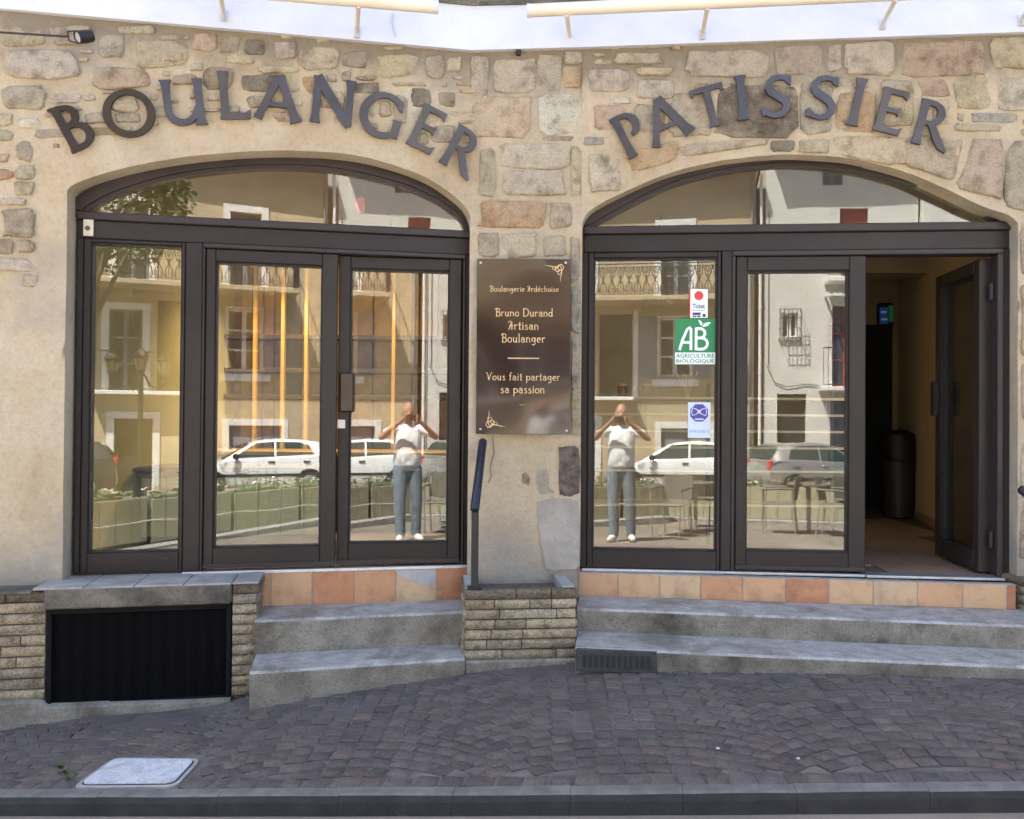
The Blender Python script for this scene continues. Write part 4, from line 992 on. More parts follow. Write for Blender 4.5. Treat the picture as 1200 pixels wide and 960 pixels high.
def big(ch):
    pol_path = lambda p, w_: globals()['pol_path'](p, [x * .88 for x in w_] if hasattr(w_, '__len__') else w_ * .88)
    st = lambda x, y0=0., y1=1.: [pol_stem((x, y0), (x, y1), WE, WS, WE)]
    if ch == 'B': return st(.14) + [pol_stem((0, .985), (.12, .985), .03, .05, .05)] + pol_path([(.1, .935)] + arc(.24, .745, .22, .19, 90, -90) + [(.1, .555)], [.12, .12, .16, .19, .16, .11, .11]) + pol_path([(.1, .53)] + arc(.28, .295, .27, .235, 90, -90) + [(.1, .06)], [.1, .12, .17, .2, .17, .12, .12]), .62
    if ch == 'O': return pol_path(arc(.53, .5, .44, .44, 90, 450, 48), [.125, .19, .13, .19, .125]), 1.06
    if ch == 'U': return [pol_stem((.13, 1), (.13, .3), .27, WS, WS)] + pol_path([(.13, .42)] + arc(.42, .34, .29, .27, 180, 350) + [(.75, .4)], [.185, .19, .17, .14, .15, .12]) + [pol_stem((.8, 1), (.8, 0), .24, WS, .27)], .95
    if ch == 'L': return st(.14) + [pol_stem((.1, .065), (.63, .065), .13, .125, .13), np.array([(.52, .12), (.66, .2), (.63, .0), (.5, 0)])], .66
    if ch == 'A': return [pol_stem((.06, 0), (.46, .98), .2, .15, .15), pol_stem((.47, 1), (.88, 0), .19, .19, .28), pol_stem((.2, .345), (.75, .345), .1, .1, .1), np.array([(.36, 1), (.6, 1), (.54, .85), (.42, .85)])], .98
    if ch == 'N': return [pol_stem((.11, 1), (.11, 0), .14, .16, .23), pol_stem((.8, 1), (.8, .0), .23, .15, .14), pol_stem((.1, 1), (.82, 0), .2, .2, .16), np.array([(0, 1), (.2, 1), (.2, .9), (.08, .93)])], .9
    if ch == 'G': return pol_path(arc(.5, .5, .41, .43, 48, 318, 40), [.15, .13, .17, .2, .19, .15, .13]) + [pol_stem((.8, .47), (.8, .08), .22, .17, .15), np.array([(.72, .93), (.84, .88), (.86, .66), (.76, .7)])], .92
    if ch == 'E': return st(.14) + [pol_stem((.1, .94), (.56, .94), .12, .12, .12), pol_stem((.1, .52), (.48, .52), .11, .11, .11), pol_stem((.1, .065), (.6, .065), .13, .13, .13), np.array([(.48, .9), (.6, .8), (.6, 1), (.46, 1)]), np.array([(.42, .49), (.5, .4), (.52, .63), (.42, .56)]), np.array([(.5, .1), (.65, .2), (.61, 0), (.48, 0)])], .62
    if ch == 'R': return st(.14) + pol_path([(.1, .94)] + arc(.28, .72, .24, .22, 90, -90) + [(.22, .5)], [.12, .13, .17, .2, .17, .12, .1]) + pol_path([(.3, .52), (.42, .4), (.53, .22), (.66, .05), (.8, -.05)], [.1, .17, .19, .17, .05]), .78
    if ch == 'P': return st(.14) + pol_path([(.1, .94)] + arc(.28, .7, .24, .24, 90, -75) , [.12, .13, .17, .2, .17, .11]), .58
    if ch == 'T': return [pol_stem((.4, 0), (.4, .98), .27, WS, .2), pol_stem((.02, .93), (.8, .93), .1, .125, .1), np.array([(.0, .99), (.14, .99), (.07, .8), (.01, .82)]), np.array([(.66, .99), (.8, .99), (.79, .82), (.73, .8)])], .8
    if ch == 'I': return [pol_stem((.15, 0), (.15, 1), .27, WS, .27)], .3
    if ch == 'S': return pol_path([(.62, .82), (.54, .92), (.4, .94), (.26, .9), (.17, .8), (.16, .7), (.22, .6), (.36, .52), (.5, .44), (.58, .33), (.57, .2), (.48, .1), (.34, .06), (.18, .09), (.08, .2)], [.1, .12, .14, .16, .19, .2, .2, .19, .17, .14, .12, .1]) + [np.array([(.57, .98), (.67, .95), (.67, .76), (.6, .78)]), np.array([(.02, .22), (.1, .26), (.12, .06), (.05, .05)])], .7
GL = {}
def glyph(ch):
    if ch not in GL: p, w_ = big(ch); GL[ch] = (trace(p, 110, tol=.003), w_)
    return GL[ch]
LET = [('L', 'B', (83, 181), (55, 130)), ('L', 'O', (127.8, 165.8), (113, 110.8)), ('L', 'U', (192, 148), (185.5, 94.5)), ('L', 'L', (256.7, 140), (252, 84)), ('L', 'A', (298.5, 138), (302, 85)), ('L', 'N', (362.5, 142.5), (367, 88)), ('L', 'G', (415, 154), (428.5, 100)), ('L', 'E', (473.7, 166.7), (495.4, 119.5)), ('L', 'R', (512.3, 188.4), (536.5, 143.7)),
       ('R', 'P', (735.8, 188), (712, 141.5)), ('R', 'A', (766, 174), (746.5, 125.5)), ('R', 'T', (819, 153.5), (807, 106.5)), ('R', 'I', (863, 142), (859, 89)), ('R', 'S', (891, 139), (892, 88)), ('R', 'S', (942, 140), (947, 87)), ('R', 'I', (990, 145.5), (1002, 91)), ('R', 'E', (1019.8, 152), (1034.6, 100.6)), ('R', 'R', (1065, 167), (1079, 114.6))]
DESC = {('L', 'B'): 'dark metal letter B, first of the word over left arch', ('L', 'O'): 'round dark metal letter O over the left arch', ('L', 'U'): 'dark metal letter U over the left arch', ('L', 'L'): 'dark metal letter L over the left arch', ('L', 'A'): 'dark metal letter A over the left arch', ('L', 'N'): 'dark metal letter N over the left arch', ('L', 'G'): 'dark metal letter G over the left arch', ('L', 'E'): 'dark metal letter E tilted over the left arch', ('L', 'R'): 'dark metal letter R, last of the word over left arch',
        ('R', 'P'): 'dark metal letter P, first of the word over right arch', ('R', 'A'): 'tilted dark metal letter A over the right arch', ('R', 'T'): 'dark metal letter T over the right arch', ('R', 'E'): 'dark metal letter E tilted over the right arch', ('R', 'R'): 'dark metal letter R, last of the word over right arch'}
seen = {}
for side, ch, bl, tl in LET:
    Fm, off = (FL, LW) if side == 'L' else (FR, RW)
    oo = off + .035
    A = np.array(Fm.hit(*bl, oo)); T = np.array(Fm.hit(*tl, oo)); u = T - A; r = np.array([u[1], -u[0]])
    loops, w_ = glyph(ch)
    tx, ty = rnd.uniform(-.035, .035), rnd.uniform(-.05, .05)
    mb = MB(); fn = lambda x, y, d: Fm.w(A[0] + r[0] * x + u[0] * y, d + (x - .4) * tx * .28 + (y - .5) * ty * .28, A[1] + r[1] * x + u[1] * y)
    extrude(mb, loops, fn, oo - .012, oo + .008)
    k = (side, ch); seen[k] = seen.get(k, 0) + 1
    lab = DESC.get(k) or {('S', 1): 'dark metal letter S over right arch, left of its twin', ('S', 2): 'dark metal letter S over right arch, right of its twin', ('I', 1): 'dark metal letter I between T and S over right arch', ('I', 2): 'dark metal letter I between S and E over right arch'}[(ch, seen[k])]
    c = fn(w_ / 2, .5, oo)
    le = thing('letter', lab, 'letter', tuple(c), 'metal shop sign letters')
    LC = {'B': (.06, .046, .037), 'O': (.062, .05, .04), 'U': (.085, .085, .098), 'G': (.125, .108, .093), 'E': (.12, .104, .09), 'S': (.09, .09, .1), 'I': (.1, .092, .095), 'P': (.088, .08, .078)}.get(ch, (.095, .085, .082)); mb.obj('face', M['letter'], le).color = (*LC, 1)  # per-letter tints: bluish sky reflection put into the colour, plus slight patina differences
    b = MB()
    xs_ = [p[0] for lp in loops for p in lp]; 
    for (gx, gy) in {'O': ((.1, .5), (.95, .5)), 'U': ((.13, .8), (.8, .5)), 'L': ((.14, .8), (.3, .06)), 'A': ((.3, .5), (.68, .5)), 'N': ((.11, .5), (.8, .5)), 'G': ((.1, .5), (.8, .3)), 'T': ((.4, .3), (.4, .8)), 'S': ((.4, .93), (.36, .07)), 'I': ((.15, .25), (.15, .75))}.get(ch, ((.14, .2), (.14, .8))): b.tube([fn(gx, gy, off - .02), fn(gx, gy, oo - .011)], .006, 6)
    b.obj('stud', M['black'], le)

# ---- enamelled plaque
_pm = FP.w(FP.s(613, 406, .02), .02, 0); FP_ = FP; FP = Frame(R_(-.5), origin=(_pm.x, _pm.y - .03))
pc = [FP.hit(x, y, .03) for x, y in [(559, 508), (668, 510), (669, 304), (558, 303)]]
ps0, ps1 = (pc[0][0] + pc[3][0]) / 2, (pc[1][0] + pc[2][0]) / 2; pz0, pz1 = (pc[0][1] + pc[1][1]) / 2, (pc[2][1] + pc[3][1]) / 2
def plaque_mat():
    mt, nt, P = principled('brown_plaque'); L = nt.links.new
    geo = nt.nodes.new('ShaderNodeNewGeometry'); n = nz(nt, geo.outputs['Position'], 1.5, 0, .3); bp = nt.nodes.new('ShaderNodeBump'); bp.inputs['Strength'].default_value = 1; bp.inputs['Distance'].default_value = .016; L(n.outputs[0], bp.inputs['Height'])
    P.inputs['Base Color'].default_value = (.03, .0145, .0105, 1); P.inputs['Roughness'].default_value = .12; P.inputs['Specular IOR Level'].default_value = .4; P.inputs['Coat Weight'].default_value = .9; P.inputs['Coat Roughness'].default_value = .06
    L(bp.outputs[0], P.inputs['Normal']); L(bp.outputs[0], P.inputs['Coat Normal']); return mt
for _n in (1,): pass
pq = thing('sign_plaque', 'tall glossy brown plaque with gold lettering on the pier', 'sign', FP.w((ps0 + ps1) / 2, .03, pz0))
b = MB(); b.fbox(FP, ps0, ps1, .022, .03, pz0, pz1, .0015); b.obj('panel', plaque_mat(), pq)
M['gold'] = pmat('gold_ink', (.62, .42, .2), (.74, .53, .28), 30, .45)
for (x, y) in ((563.5, 308), (663, 308), (563, 503), (664, 505)):
    b = MB(); b.lathe([(.007, 0), (.007, .003), (.003, .005)], FP.w(FP.s(x, y, .03), .03, FP.z(x, y, .03)), 10, tuple(FP.n)); b.obj('screw', M['alu'], pq)
def small(ch):
    """plaque alphabet: round art-nouveau forms, x-height .6, capitals 1"""
    w_ = .095; t = .075; P = lambda p, ww=w_: pol_path(p, ww); E = lambda cx, cy, rx, ry: pol_path(arc(cx, cy, rx, ry, 90, 450, 24), [t, w_ * 1.15, t, w_ * 1.15, t])
    V = lambda x, y0, y1: [pol_stem((x, y0), (x, y1), .16, w_, .16)]
    if ch == 'o': return E(.25, .29, .21, .26), .52
    if ch == 'a': return P(arc(.22, .2, .17, .17, 0, 360, 20), [t, w_, t, w_]) + P(arc(.22, .4, .18, .16, 150, 0, 12) + [(.4, .05), (.47, .03)]), .52
    if ch == 'e': return P([(.06, .32), (.43, .32)] , t) + P(arc(.25, .29, .2, .26, 5, 310, 24), [t, w_, w_ * 1.1, w_, t]), .5
    if ch == 'é': p, q = small('e'); return p + P([(.22, .68), (.36, .85)], [.05, .1]), q
    if ch == 'c': return P(arc(.25, .29, .2, .26, 50, 310, 24), [w_, t, w_ * 1.1, t]), .47
    if ch == 'i': return V(.1, 0, .56) + [np.array(arc(.1, .74, .065, .065, 0, 360, 12))], .22
    if ch == 'l': return V(.1, 0, 1.0), .22
    if ch == 'u': return V(.08, .2, .57) + P([(.08, .3)] + arc(.24, .2, .16, .17, 180, 360, 14) + [(.4, .57)], [w_, t, t, w_]) + V(.42, 0, .57), .54
    if ch == 'n': return V(.08, 0, .57) + P([(.08, .3)] + arc(.25, .38, .17, .17, 180, 0, 14) + [(.42, 0)], [w_, t, t, w_]), .54
    if ch == 'r': return V(.08, 0, .57) + P(arc(.26, .36, .17, .18, 170, 50, 10), [t, w_]), .4
    if ch == 's': return P([(.34, .48), (.24, .55), (.12, .5), (.1, .4), (.2, .31), (.32, .24), (.35, .14), (.27, .03), (.14, .02), (.05, .1)], [t, w_, w_, t]), .42
    if ch == 't': return V(.16, .03, .85) + P([(.0, .56), (.34, .56)], t) + P([(.16, .06), (.24, .02), (.33, .05)], t), .36
    if ch == 'f': return V(.14, 0, .75) + P(arc(.28, .76, .14, .18, 180, 40, 10), [w_, t]) + P([(.0, .55), (.32, .55)], t), .36
    if ch == 'h': return V(.08, 0, 1.) + P([(.08, .3)] + arc(.25, .38, .17, .17, 180, 0, 14) + [(.42, 0)], [w_, t, t, w_]), .54
    if ch == 'd': return E(.23, .28, .19, .25) + V(.44, 0, 1.), .55
    if ch == 'p': return E(.28, .29, .2, .25) + V(.08, -.3, .58), .54
    if ch == 'g': return E(.23, .34, .18, .2) + P([(.42, .56), (.42, -.1)] + arc(.23, -.1, .19, .16, 0, -150, 12), [w_, w_, t]), .53
    if ch == 'B': return V(.2, 0, 1.) + P([(.0, .8), (.1, .95), (.3, .98)] + arc(.36, .76, .2, .22, 70, -90, 12) + [(.2, .53)], [t, t, w_]) + P([(.2, .53)] + arc(.38, .27, .24, .26, 90, -90, 14) + [(.12, .02)], [t, w_ * 1.2, t]), .68
    if ch == 'D': return V(.12, 0, 1.) + P([(.02, .97)] + arc(.3, .5, .42, .47, 85, -85, 20) + [(.02, .03)], [t, w_ * 1.3, t]), .8
    if ch == 'A': return P([(.02, .78), (.1, .93), (.25, .97), (.4, .9), (.42, .7), (.42, .0)], [t, t, w_ * 1.2]) + P([(.4, .88), (.22, .5), (.14, .1), (.02, .02)], [t, w_, t]) + P([(.14, .4), (.56, .46)], t), .6
    if ch == 'V': return P([(.0, .85), (.08, .96), (.18, .9), (.38, .02)], [t, t, w_ * 1.3]) + P([(.38, .02), (.6, .8), (.7, .97), (.78, .9)], [t, t, t]), .74
    if ch == '.': return [np.array(arc(.08, .05, .055, .055, 0, 360, 10))], .2
    return [], .3
SG = {}
def sglyph(ch):
    if ch not in SG: p, w_ = small(ch); SG[ch] = (trace(p, 46, tol=.009) if p else [], w_)
    return SG[ch]
def line(Fm, off, text, cx, ybase, width, parent, name, mat, d=.0012):
    """one line of plaque lettering centred on pixel cx, baseline ybase, total width in pixels"""
    tot = sum(sglyph(c)[1] + .07 for c in text) - .07
    s0, z = Fm.hit(cx - width / 2, ybase, off); s1, z1 = Fm.hit(cx + width / 2, ybase, off); k = (s1 - s0) / tot; x = 0; mb = MB(); zz = (z + z1) / 2
    for c in text:
        lp, w_ = sglyph(c)
        if lp: extrude(mb, lp, lambda a, e, dd, x=x: Fm.w(s0 + (x + a) * k, dd, zz + e * k), off - .0005, off + d)
        x += w_ + .07
    return mb.obj(name, mat, parent)
line(FP, .03, 'Boulangerie Ardéchoise', 614.5, 342, 81, pq, 'lettering', M['gold'])
line(FP, .03, 'Bruno Durand', 614, 371, 68, pq, 'lettering', M['gold'])
line(FP, .03, 'Artisan', 613.5, 386.5, 36, pq, 'lettering', M['gold'])
line(FP, .03, 'Boulanger', 613, 401.5, 52, pq, 'lettering', M['gold'])
line(FP, .03, 'Vous fait partager', 613, 446, 87, pq, 'lettering', M['gold'])
line(FP, .03, 'sa passion', 612.5, 461, 52, pq, 'lettering', M['gold'])
line(FP, .03, '...', 612, 475, 6.5, pq, 'lettering', M['gold'])
b = MB(); h0 = FP.hit(595, 420.5, .03); h1 = FP.hit(632, 419.5, .03); b.fbox(FP, h0[0], h1[0], .0295, .0312, h0[1] - .0002, h1[1] - .0, .0004); b.obj('rule', M['gold'], pq)
def flourish(cx, cy, sx, sy):
    strokes = [([(0, 0), (4, 3), (10, 2), (17, .5), (23, -.5)], [.9, 1.6, 1.2, .6, .3]), ([(0, 0), (-3, 6), (-2.5, 12), (-1, 18), (-1.5, 24)], [.9, 1.6, 1.3, .7, .3]),
               (arc(3, 6, 3, 3, 180, -120, 14), 1.0), (arc(-1, 3, 4.5, 4, 0, 300, 16), 1.0), (arc(8, 4, 2.4, 2.4, 250, -60, 12), .8), (arc(1, 11, 2, 2.2, 200, -80, 12), .8), ([(-4, -2), (2, 0), (6, 5), (5, 9)], [.5, 1.2, 1.0, .4])]
    mb = MB(); ps_ = []
    for p, w_ in strokes:
        ps_ += pol_path([(a * .03 + .3, c * .03 + .2) for a, c in p], [x * .03 for x in w_] if hasattr(w_, '__len__') else w_ * .03)
    lp = trace(ps_, 70, tol=.006)
    o0 = FP.hit(cx, cy, .03); px = .0043
    extrude(mb, lp, lambda a, c, d: FP.w(o0[0] + (a - .3) / .03 * px * sx, d, o0[1] + (c - .2) / .03 * px * sy), .0295, .0312)
    mb.obj('flourish', M['gold'], pq)
flourish(656, 311, -1, -1); flourish(574, 500, 1, 1)
FP = FP_

# ---- stickers on the right glass (their printed side towards the street)
def flat(Fm, off, rect, name, mat, parent, th=.0012, rad=0):
    x0, y0, x1, y1 = rect; a = Fm.hit(x0, y1, off); c = Fm.hit(x1, y0, off); zb = (Fm.z(x0, y1, off) + Fm.z(x1, y1, off)) / 2; zt_ = (Fm.z(x0, y0, off) + Fm.z(x1, y0, off)) / 2
    b = MB(); b.fbox(Fm, a[0], c[0], off - .0004, off + th, zb, zt_, .0003); return b.obj(name, mat, parent)
def ink(n, c, r=.5): 
    if n not in M: M[n] = pmat(n, c, tuple(min(1, v * 1.1) for v in c), 20, r)
    return M[n]
def text(Fm, off, s, rect, parent, mat, name='lettering', bold=0.):
    """plain printed lettering fitted into a pixel rectangle"""
    x0, y0, x1, y1 = rect
    cu = bpy.data.curves.new('t', 'FONT'); cu.body = s; cu.resolution_u = 2; cu.offset = bold; to = bpy.data.objects.new('t', cu); col.objects.link(to)
    dg = bpy.context.evaluated_depsgraph_get(); me = bpy.data.meshes.new_from_object(to.evaluated_get(dg)); bpy.data.objects.remove(to)
    xs_ = [v.co.x for v in me.vertices]; ys_ = [v.co.y for v in me.vertices]
    a = Fm.hit(x0, y1, off); c = Fm.hit(x1, y0, off); zb = Fm.z((x0 + x1) / 2, y1, off); zt_ = Fm.z((x0 + x1) / 2, y0, off)
    bx0, bx1, by0, by1 = min(xs_), max(xs_), min(ys_), max(ys_)
    for v in me.vertices:
        u = (v.co.x - bx0) / (bx1 - bx0); w2 = (v.co.y - by0) / (by1 - by0); v.co = Fm.w(lerp(a[0], c[0], u), off, lerp(zb, zt_, w2))
    me.materials.append(mat); me.name = name
    return link(name, me, parent)
og = .0045
green, wht = ink('sticker_green', (.015, .22, .075)), ink('sticker_white', (.75, .82, .8))
ab = thing('sticker', 'square green organic AB sticker with white letters on the right glass', 'sticker', FR.w(FR.s(815, 425, og), og, FR.z(815, 427, og)))
flat(FR, og, (791, 373.5, 838.5, 413.2), 'green_field', green, ab); flat(FR, og, (791, 413.2, 838.5, 427), 'white_band', wht, ab)
A0 = FR.hit(794.5, 410.5, og); A1 = FR.hit(834, 383, og); kx_, kz_ = (A1[0] - A0[0]) / 1.45, (A1[1] - A0[1])
pa = pol_path([(.06, .0), (.2, .45), (.4, .9), (.5, .97), (.56, .9), (.56, .0)], .12) + pol_path([(.18, .33), (.58, .33)], .11)
pbb = pol_path([(.78, 0), (.78, .97)], .12) + pol_path([(.78, .93)] + arc(.95, .72, .21, .2, 90, -90, 14) + [(.78, .52)], .12) + pol_path([(.78, .52)] + arc(1.0, .28, .27, .24, 90, -90, 14) + [(.78, .05)], .12)
lf = [np.array([(1.02, 1.02), (.92, 1.14), (.86, 1.3), (.98, 1.26), (1.06, 1.14)]), np.array([(1.04, 1.0), (1.12, 1.14), (1.3, 1.2), (1.42, 1.18), (1.3, 1.05), (1.16, 1.0)])]
mb = MB(); extrude(mb, trace(pa + pbb + lf, 70, x1=1.6, y1=1.4, tol=.006), lambda x, y, d: FR.w(A0[0] + x * kx_, d, A0[1] + y * kz_), og + .0012, og + .002); mb.obj('lettering', wht, ab)
text(FR, og + .0018, 'AGRICULTURE', (792.5, 414.6, 837, 419.4), ab, green, bold=.012); text(FR, og + .0018, 'BIOLOGIQUE', (792.5, 421, 837, 425.8), ab, green, bold=.012)
tk = thing('sticker', 'small white meal voucher sticker with red dot above the green sticker', 'sticker', FR.w(FR.s(819, 373, og), og, FR.z(819, 373, og)))
flat(FR, og, (809, 339, 829.5, 372.6), 'paper', wht, tk); red = ink('sticker_red', (.62, .05, .04)); navy = ink('sticker_navy', (.03, .04, .14))
flat(FR, og, (807.5, 339, 809, 372.6), 'red_edge', red, tk)
def disc(Fm, off, x, y, r, name, mat, parent, n=24, rot=0., th=.0006):
    s, z = Fm.hit(x, y, off); k = 1 / 188.; b = MB(); pts = [(s + r * k * math.cos(2 * math.pi * i / n + rot), z + r * k * math.sin(2 * math.pi * i / n + rot)) for i in range(n)]
    b.prism(pts, off - .0002, off + th, lambda a, c, d: Fm.w(a, d, c)); return b.obj(name, mat, parent)
disc(FR, og + .0014, 819, 346.6, 5.4, 'red_dot', red, tk)
text(FR, og + .0018, 'Ticket', (811.5, 356, 826, 361.6), tk, navy, bold=.02); text(FR, og + .0018, 'Restaurant', (811.5, 362.5, 826, 364.6), tk, navy)
for r_ in ((811.5, 366.3, 821, 369.3), (811.5, 370, 816, 371.6), (816.8, 370, 821, 371.6), (823.5, 368, 827, 371.6)): flat(FR, og + .0014, r_, 'print_block', navy, tk, .0006)
bl = thing('sticker', 'pale blue sticker with purple octagon emblem low on the right glass', 'sticker', FR.w(FR.s(819, 513, og), og, FR.z(819, 513, og)))
flat(FR, og, (806, 471.5, 832.8, 513.3), 'paper', ink('sticker_pale', (.58, .68, .86)), bl); pur, lil = ink('sticker_purple', (.075, .06, .3)), ink('sticker_lilac', (.6, .62, .82))
disc(FR, og + .0014, 819.3, 484, 11.2, 'octagon', pur, bl, 8, R_(22.5)); 
s0, z0 = FR.hit(819.3, 482.6, og); k = 1 / 188.
mb = MB()
for sg in (-1, 1):
    extrude(mb, trace(pol_path([(.5, .5), (.62, .62), (.86, .72), (.93, .5), (.86, .28), (.62, .38), (.5, .5)], .05), 60, tol=.008), lambda x, y, d, sg=sg: FR.w(s0 + sg * (x - .5) * 21 * k, d + (.0003 if sg > 0 else 0), z0 + (y - .5) * 21 * k), og + .0019, og + .0026)
mb.obj('bow_emblem', lil, bl); disc(FR, og + .0024, 819.3, 482.6, 2.1, 'emblem_centre', lil, bl, 10)
flat(FR, og + .0022, (814.5, 490.5, 824.5, 492.3), 'print_block', lil, bl, .0005)
text(FR, og + .0018, '04 90 23 06 12', (808, 504, 831, 507.2), bl, ink('sticker_blue', (.12, .2, .45)))
b = MB(); pk = [FL.hit(x, y, -.02) for x, y in [(415, 238), (422, 230), (427, 233), (428, 243), (426, 250), (420, 250)]]; b.prism(pk, 0, .002, lambda s, z, o: FL.w(s, -.02 + o, z)); tag(b.obj('sticker', ink('sticker_pink', (.6, .12, .13))), 'pink lip-shaped sticker inside the left arched light', 'sticker')
# ------------------------------------------------------------------ inside the shop
room = thing('shop_interior', 'dim bakery interior with beige walls seen through the glass', 'room', (0, 7.2, .63))
FZ, CZ = zbot - .03, 3.28
M['inwall'] = pmat('interior_plaster', (.3, .235, .135), (.36, .28, .165), 3, .8, .2, 60)
M['ceil'] = pmat('interior_ceiling', (.3, .25, .18), (.36, .3, .22), 3, .85)
M['floor'] = pmat('interior_tile', (.3, .215, .15), (.38, .28, .2), 5, .35, .1, 60)
gl0, gl1 = FL.w(FL.s(60), -.06, 0), FL.w(FL.s(560), -.06, 0); gr0, gr1 = FR.w(FR.s(672), -.06, 0), FR.w(FR.s(1192), -.06, 0)
RWx = lambda y: 2.98 + (y - 5.4) * .21              # slanting right wall
outline = [(gl0.x, gl0.y), (gl1.x, gl1.y), (gr0.x, gr0.y), (gr1.x, gr1.y), (RWx(9.6), 9.6), (2.9, 9.6), (2.7, 8.4), (gl0.x, 8.4)]
b = MB(); b.prism(outline, FZ - .12, FZ - .006, lambda x, y, d: (x, y, d)); b.obj('floor', pmat('floor_grout', (.13, .1, .08), (.16, .13, .1), 8, .8), room)
b = MB(); b.prism(outline, CZ, CZ + .1, lambda x, y, d: (x, y, d)); b.obj('ceiling', M['ceil'], room)
def wallseg(p, q, z0, z1, mat, name='wall', th=.06):
    p, q = Vector((*p, 0)), Vector((*q, 0)); d = (q - p).normalized(); nr = Vector((-d.y, d.x, 0)) * th; b = MB()
    b.hexa([(*p.xy, z0), (*q.xy, z0), (*(q + nr).xy, z0), (*(p + nr).xy, z0), (*p.xy, z1), (*q.xy, z1), (*(q + nr).xy, z1), (*(p + nr).xy, z1)]); return b.obj(name, mat, room)
wallseg((RWx(5.5), 5.5), (RWx(9.6), 9.6), FZ, CZ, pmat('cream_plaster', (.52, .43, .28), (.58, .49, .33), 3, .8, .2, 60), th=-.06)
wallseg((gl0.x, 8.4), (2.72, 8.4), FZ, CZ, M['inwall']); wallseg((gl0.x, gl0.y), (gl0.x, 8.4), FZ, CZ, pmat('yellow_plaster', (.52, .46, .22), (.6, .53, .28), 3, .8), th=.06)
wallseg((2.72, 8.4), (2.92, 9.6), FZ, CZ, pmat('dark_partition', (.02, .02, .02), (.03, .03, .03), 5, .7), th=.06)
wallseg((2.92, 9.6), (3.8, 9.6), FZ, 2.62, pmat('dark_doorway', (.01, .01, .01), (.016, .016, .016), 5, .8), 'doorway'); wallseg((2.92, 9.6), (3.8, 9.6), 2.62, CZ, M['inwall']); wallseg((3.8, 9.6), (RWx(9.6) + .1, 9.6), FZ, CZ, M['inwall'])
b = MB(); b.box(2.6, 3.9, 8.2, 8.6, 2.95, CZ - .004); b.obj('ceiling_beam', M['ceil'], room)
b = MB(); p, q = Vector((RWx(5.7) - .012, 5.7, 0)), Vector((RWx(9.5) - .012, 9.5, 0)); b.hexa([(*p.xy, FZ), (*q.xy, FZ), (q.x + .01, q.y, FZ), (p.x + .01, p.y, FZ), (*p.xy, FZ + .08), (*q.xy, FZ + .08), (q.x + .01, q.y, FZ + .08), (p.x + .01, p.y, FZ + .08)]); b.obj('skirting', M['floor'], room)
# floor tiles by the open door
tl = MB().box(-.148, .148, -.148, .148, -.006, 0).mesh('floor_tile', M['floor'])
for i in range(9):
    for j in range(14):
        x = 1.15 + i * .3; y = 5.42 + j * .3
        if y < FR.w(FR.s(632 + x / y * 1045), -.2, 0).y or x > RWx(y) - .16: continue
        o = link('floor_tile', tl, room); o.matrix_basis = Matrix.Translation((x, y, FZ + rnd.uniform(0, .001))) 
bn = thing('waste_bin', 'grey waste bin with black swing lid inside the open doorway', 'bin', (3.6, 8.9, FZ))
b = MB(); b.lathe([(.13, 0), (.15, .01), (.165, .55), (.16, .56)], (3.55, 8.8, FZ), 16); b.obj('body', pmat('bin_grey', (.03, .032, .035), (.04, .043, .046), 5, .5), bn, smooth=50)
b = MB(); b.lathe([(.17, .56), (.175, .58), (.172, .72), (.15, .82), (.06, .86)], (3.55, 8.8, FZ), 16); b.obj('lid', M['black'], bn, smooth=50)
sg = thing('lit_sign', 'small glowing blue and green sign on the back wall of doorway', 'sign', (3.62, 9.3, 2.62))
b = MB(); b.cbox(3.53, 3.7, 9.3, 9.36, 2.56, 2.82, .02); b.obj('case', M['black'], sg)
MB().box(3.545, 3.63, 9.29, 9.298, 2.6, 2.77).obj('blue_field', emis('sign_blue', (.02, .12, .4), .015), sg)
MB().box(3.64, 3.685, 9.29, 9.298, 2.62, 2.79).obj('green_field', emis('sign_green', (.05, .3, .12), .01), sg)
for k, (x0, x1, z0, z1) in enumerate(((3.555, 3.61, 2.71, 2.73), (3.56, 3.62, 2.635, 2.655))): MB().box(x0, x1, 9.284, 9.289, z0, z1).obj('light_bar', emis('sign_white%d' % k, (.4, .55, .7), .02), sg)
# warm ceiling lamps over the bread shelves
M['lampglow'] = emis('lamp_glow', (1, .72, .38), 14)
LZ = 3.12                                            # hang just below the ceiling, behind the header bars
for k, (x, y, lab, e) in enumerate(((-2.2, 7.45, 'warm ceiling lamp inside above the left wooden shelves', 30), (-1.25, 7.45, 'warm ceiling lamp inside behind the left doors', 16), (1.0, 7.4, 'warm ceiling lamp inside above the display rack', 3))):
    lp = thing('ceiling_lamp', lab, 'lamp', (x, y, CZ), 'shop ceiling lamps')
    MB().tube([(x, y, CZ - .001), (x, y, LZ)], .008, 6).obj('stem', M['black'], lp)
    MB().lathe([(.02, 0), (.06, -.01), (.07, -.05), (.068, -.06)], (x, y, LZ), 16).obj('housing', M['black'], lp)
    MB().lathe([(.055, -.0605), (.055, -.064)], (x, y, LZ), 16).obj('bulb', M['lampglow'], lp)
    ld = bpy.data.lights.new('lamp_light', 'SPOT'); ld.energy = e; ld.color = (1, .72, .4); ld.spot_size = R_(120); ld.spot_blend = .8; ld.shadow_soft_size = .06; lo = bpy.data.objects.new('lamp_light', ld); col.objects.link(lo); lo.location = (x, y, LZ - .08); lo.parent = lp; lo.matrix_parent_inverse = lp.matrix_basis.inverted()
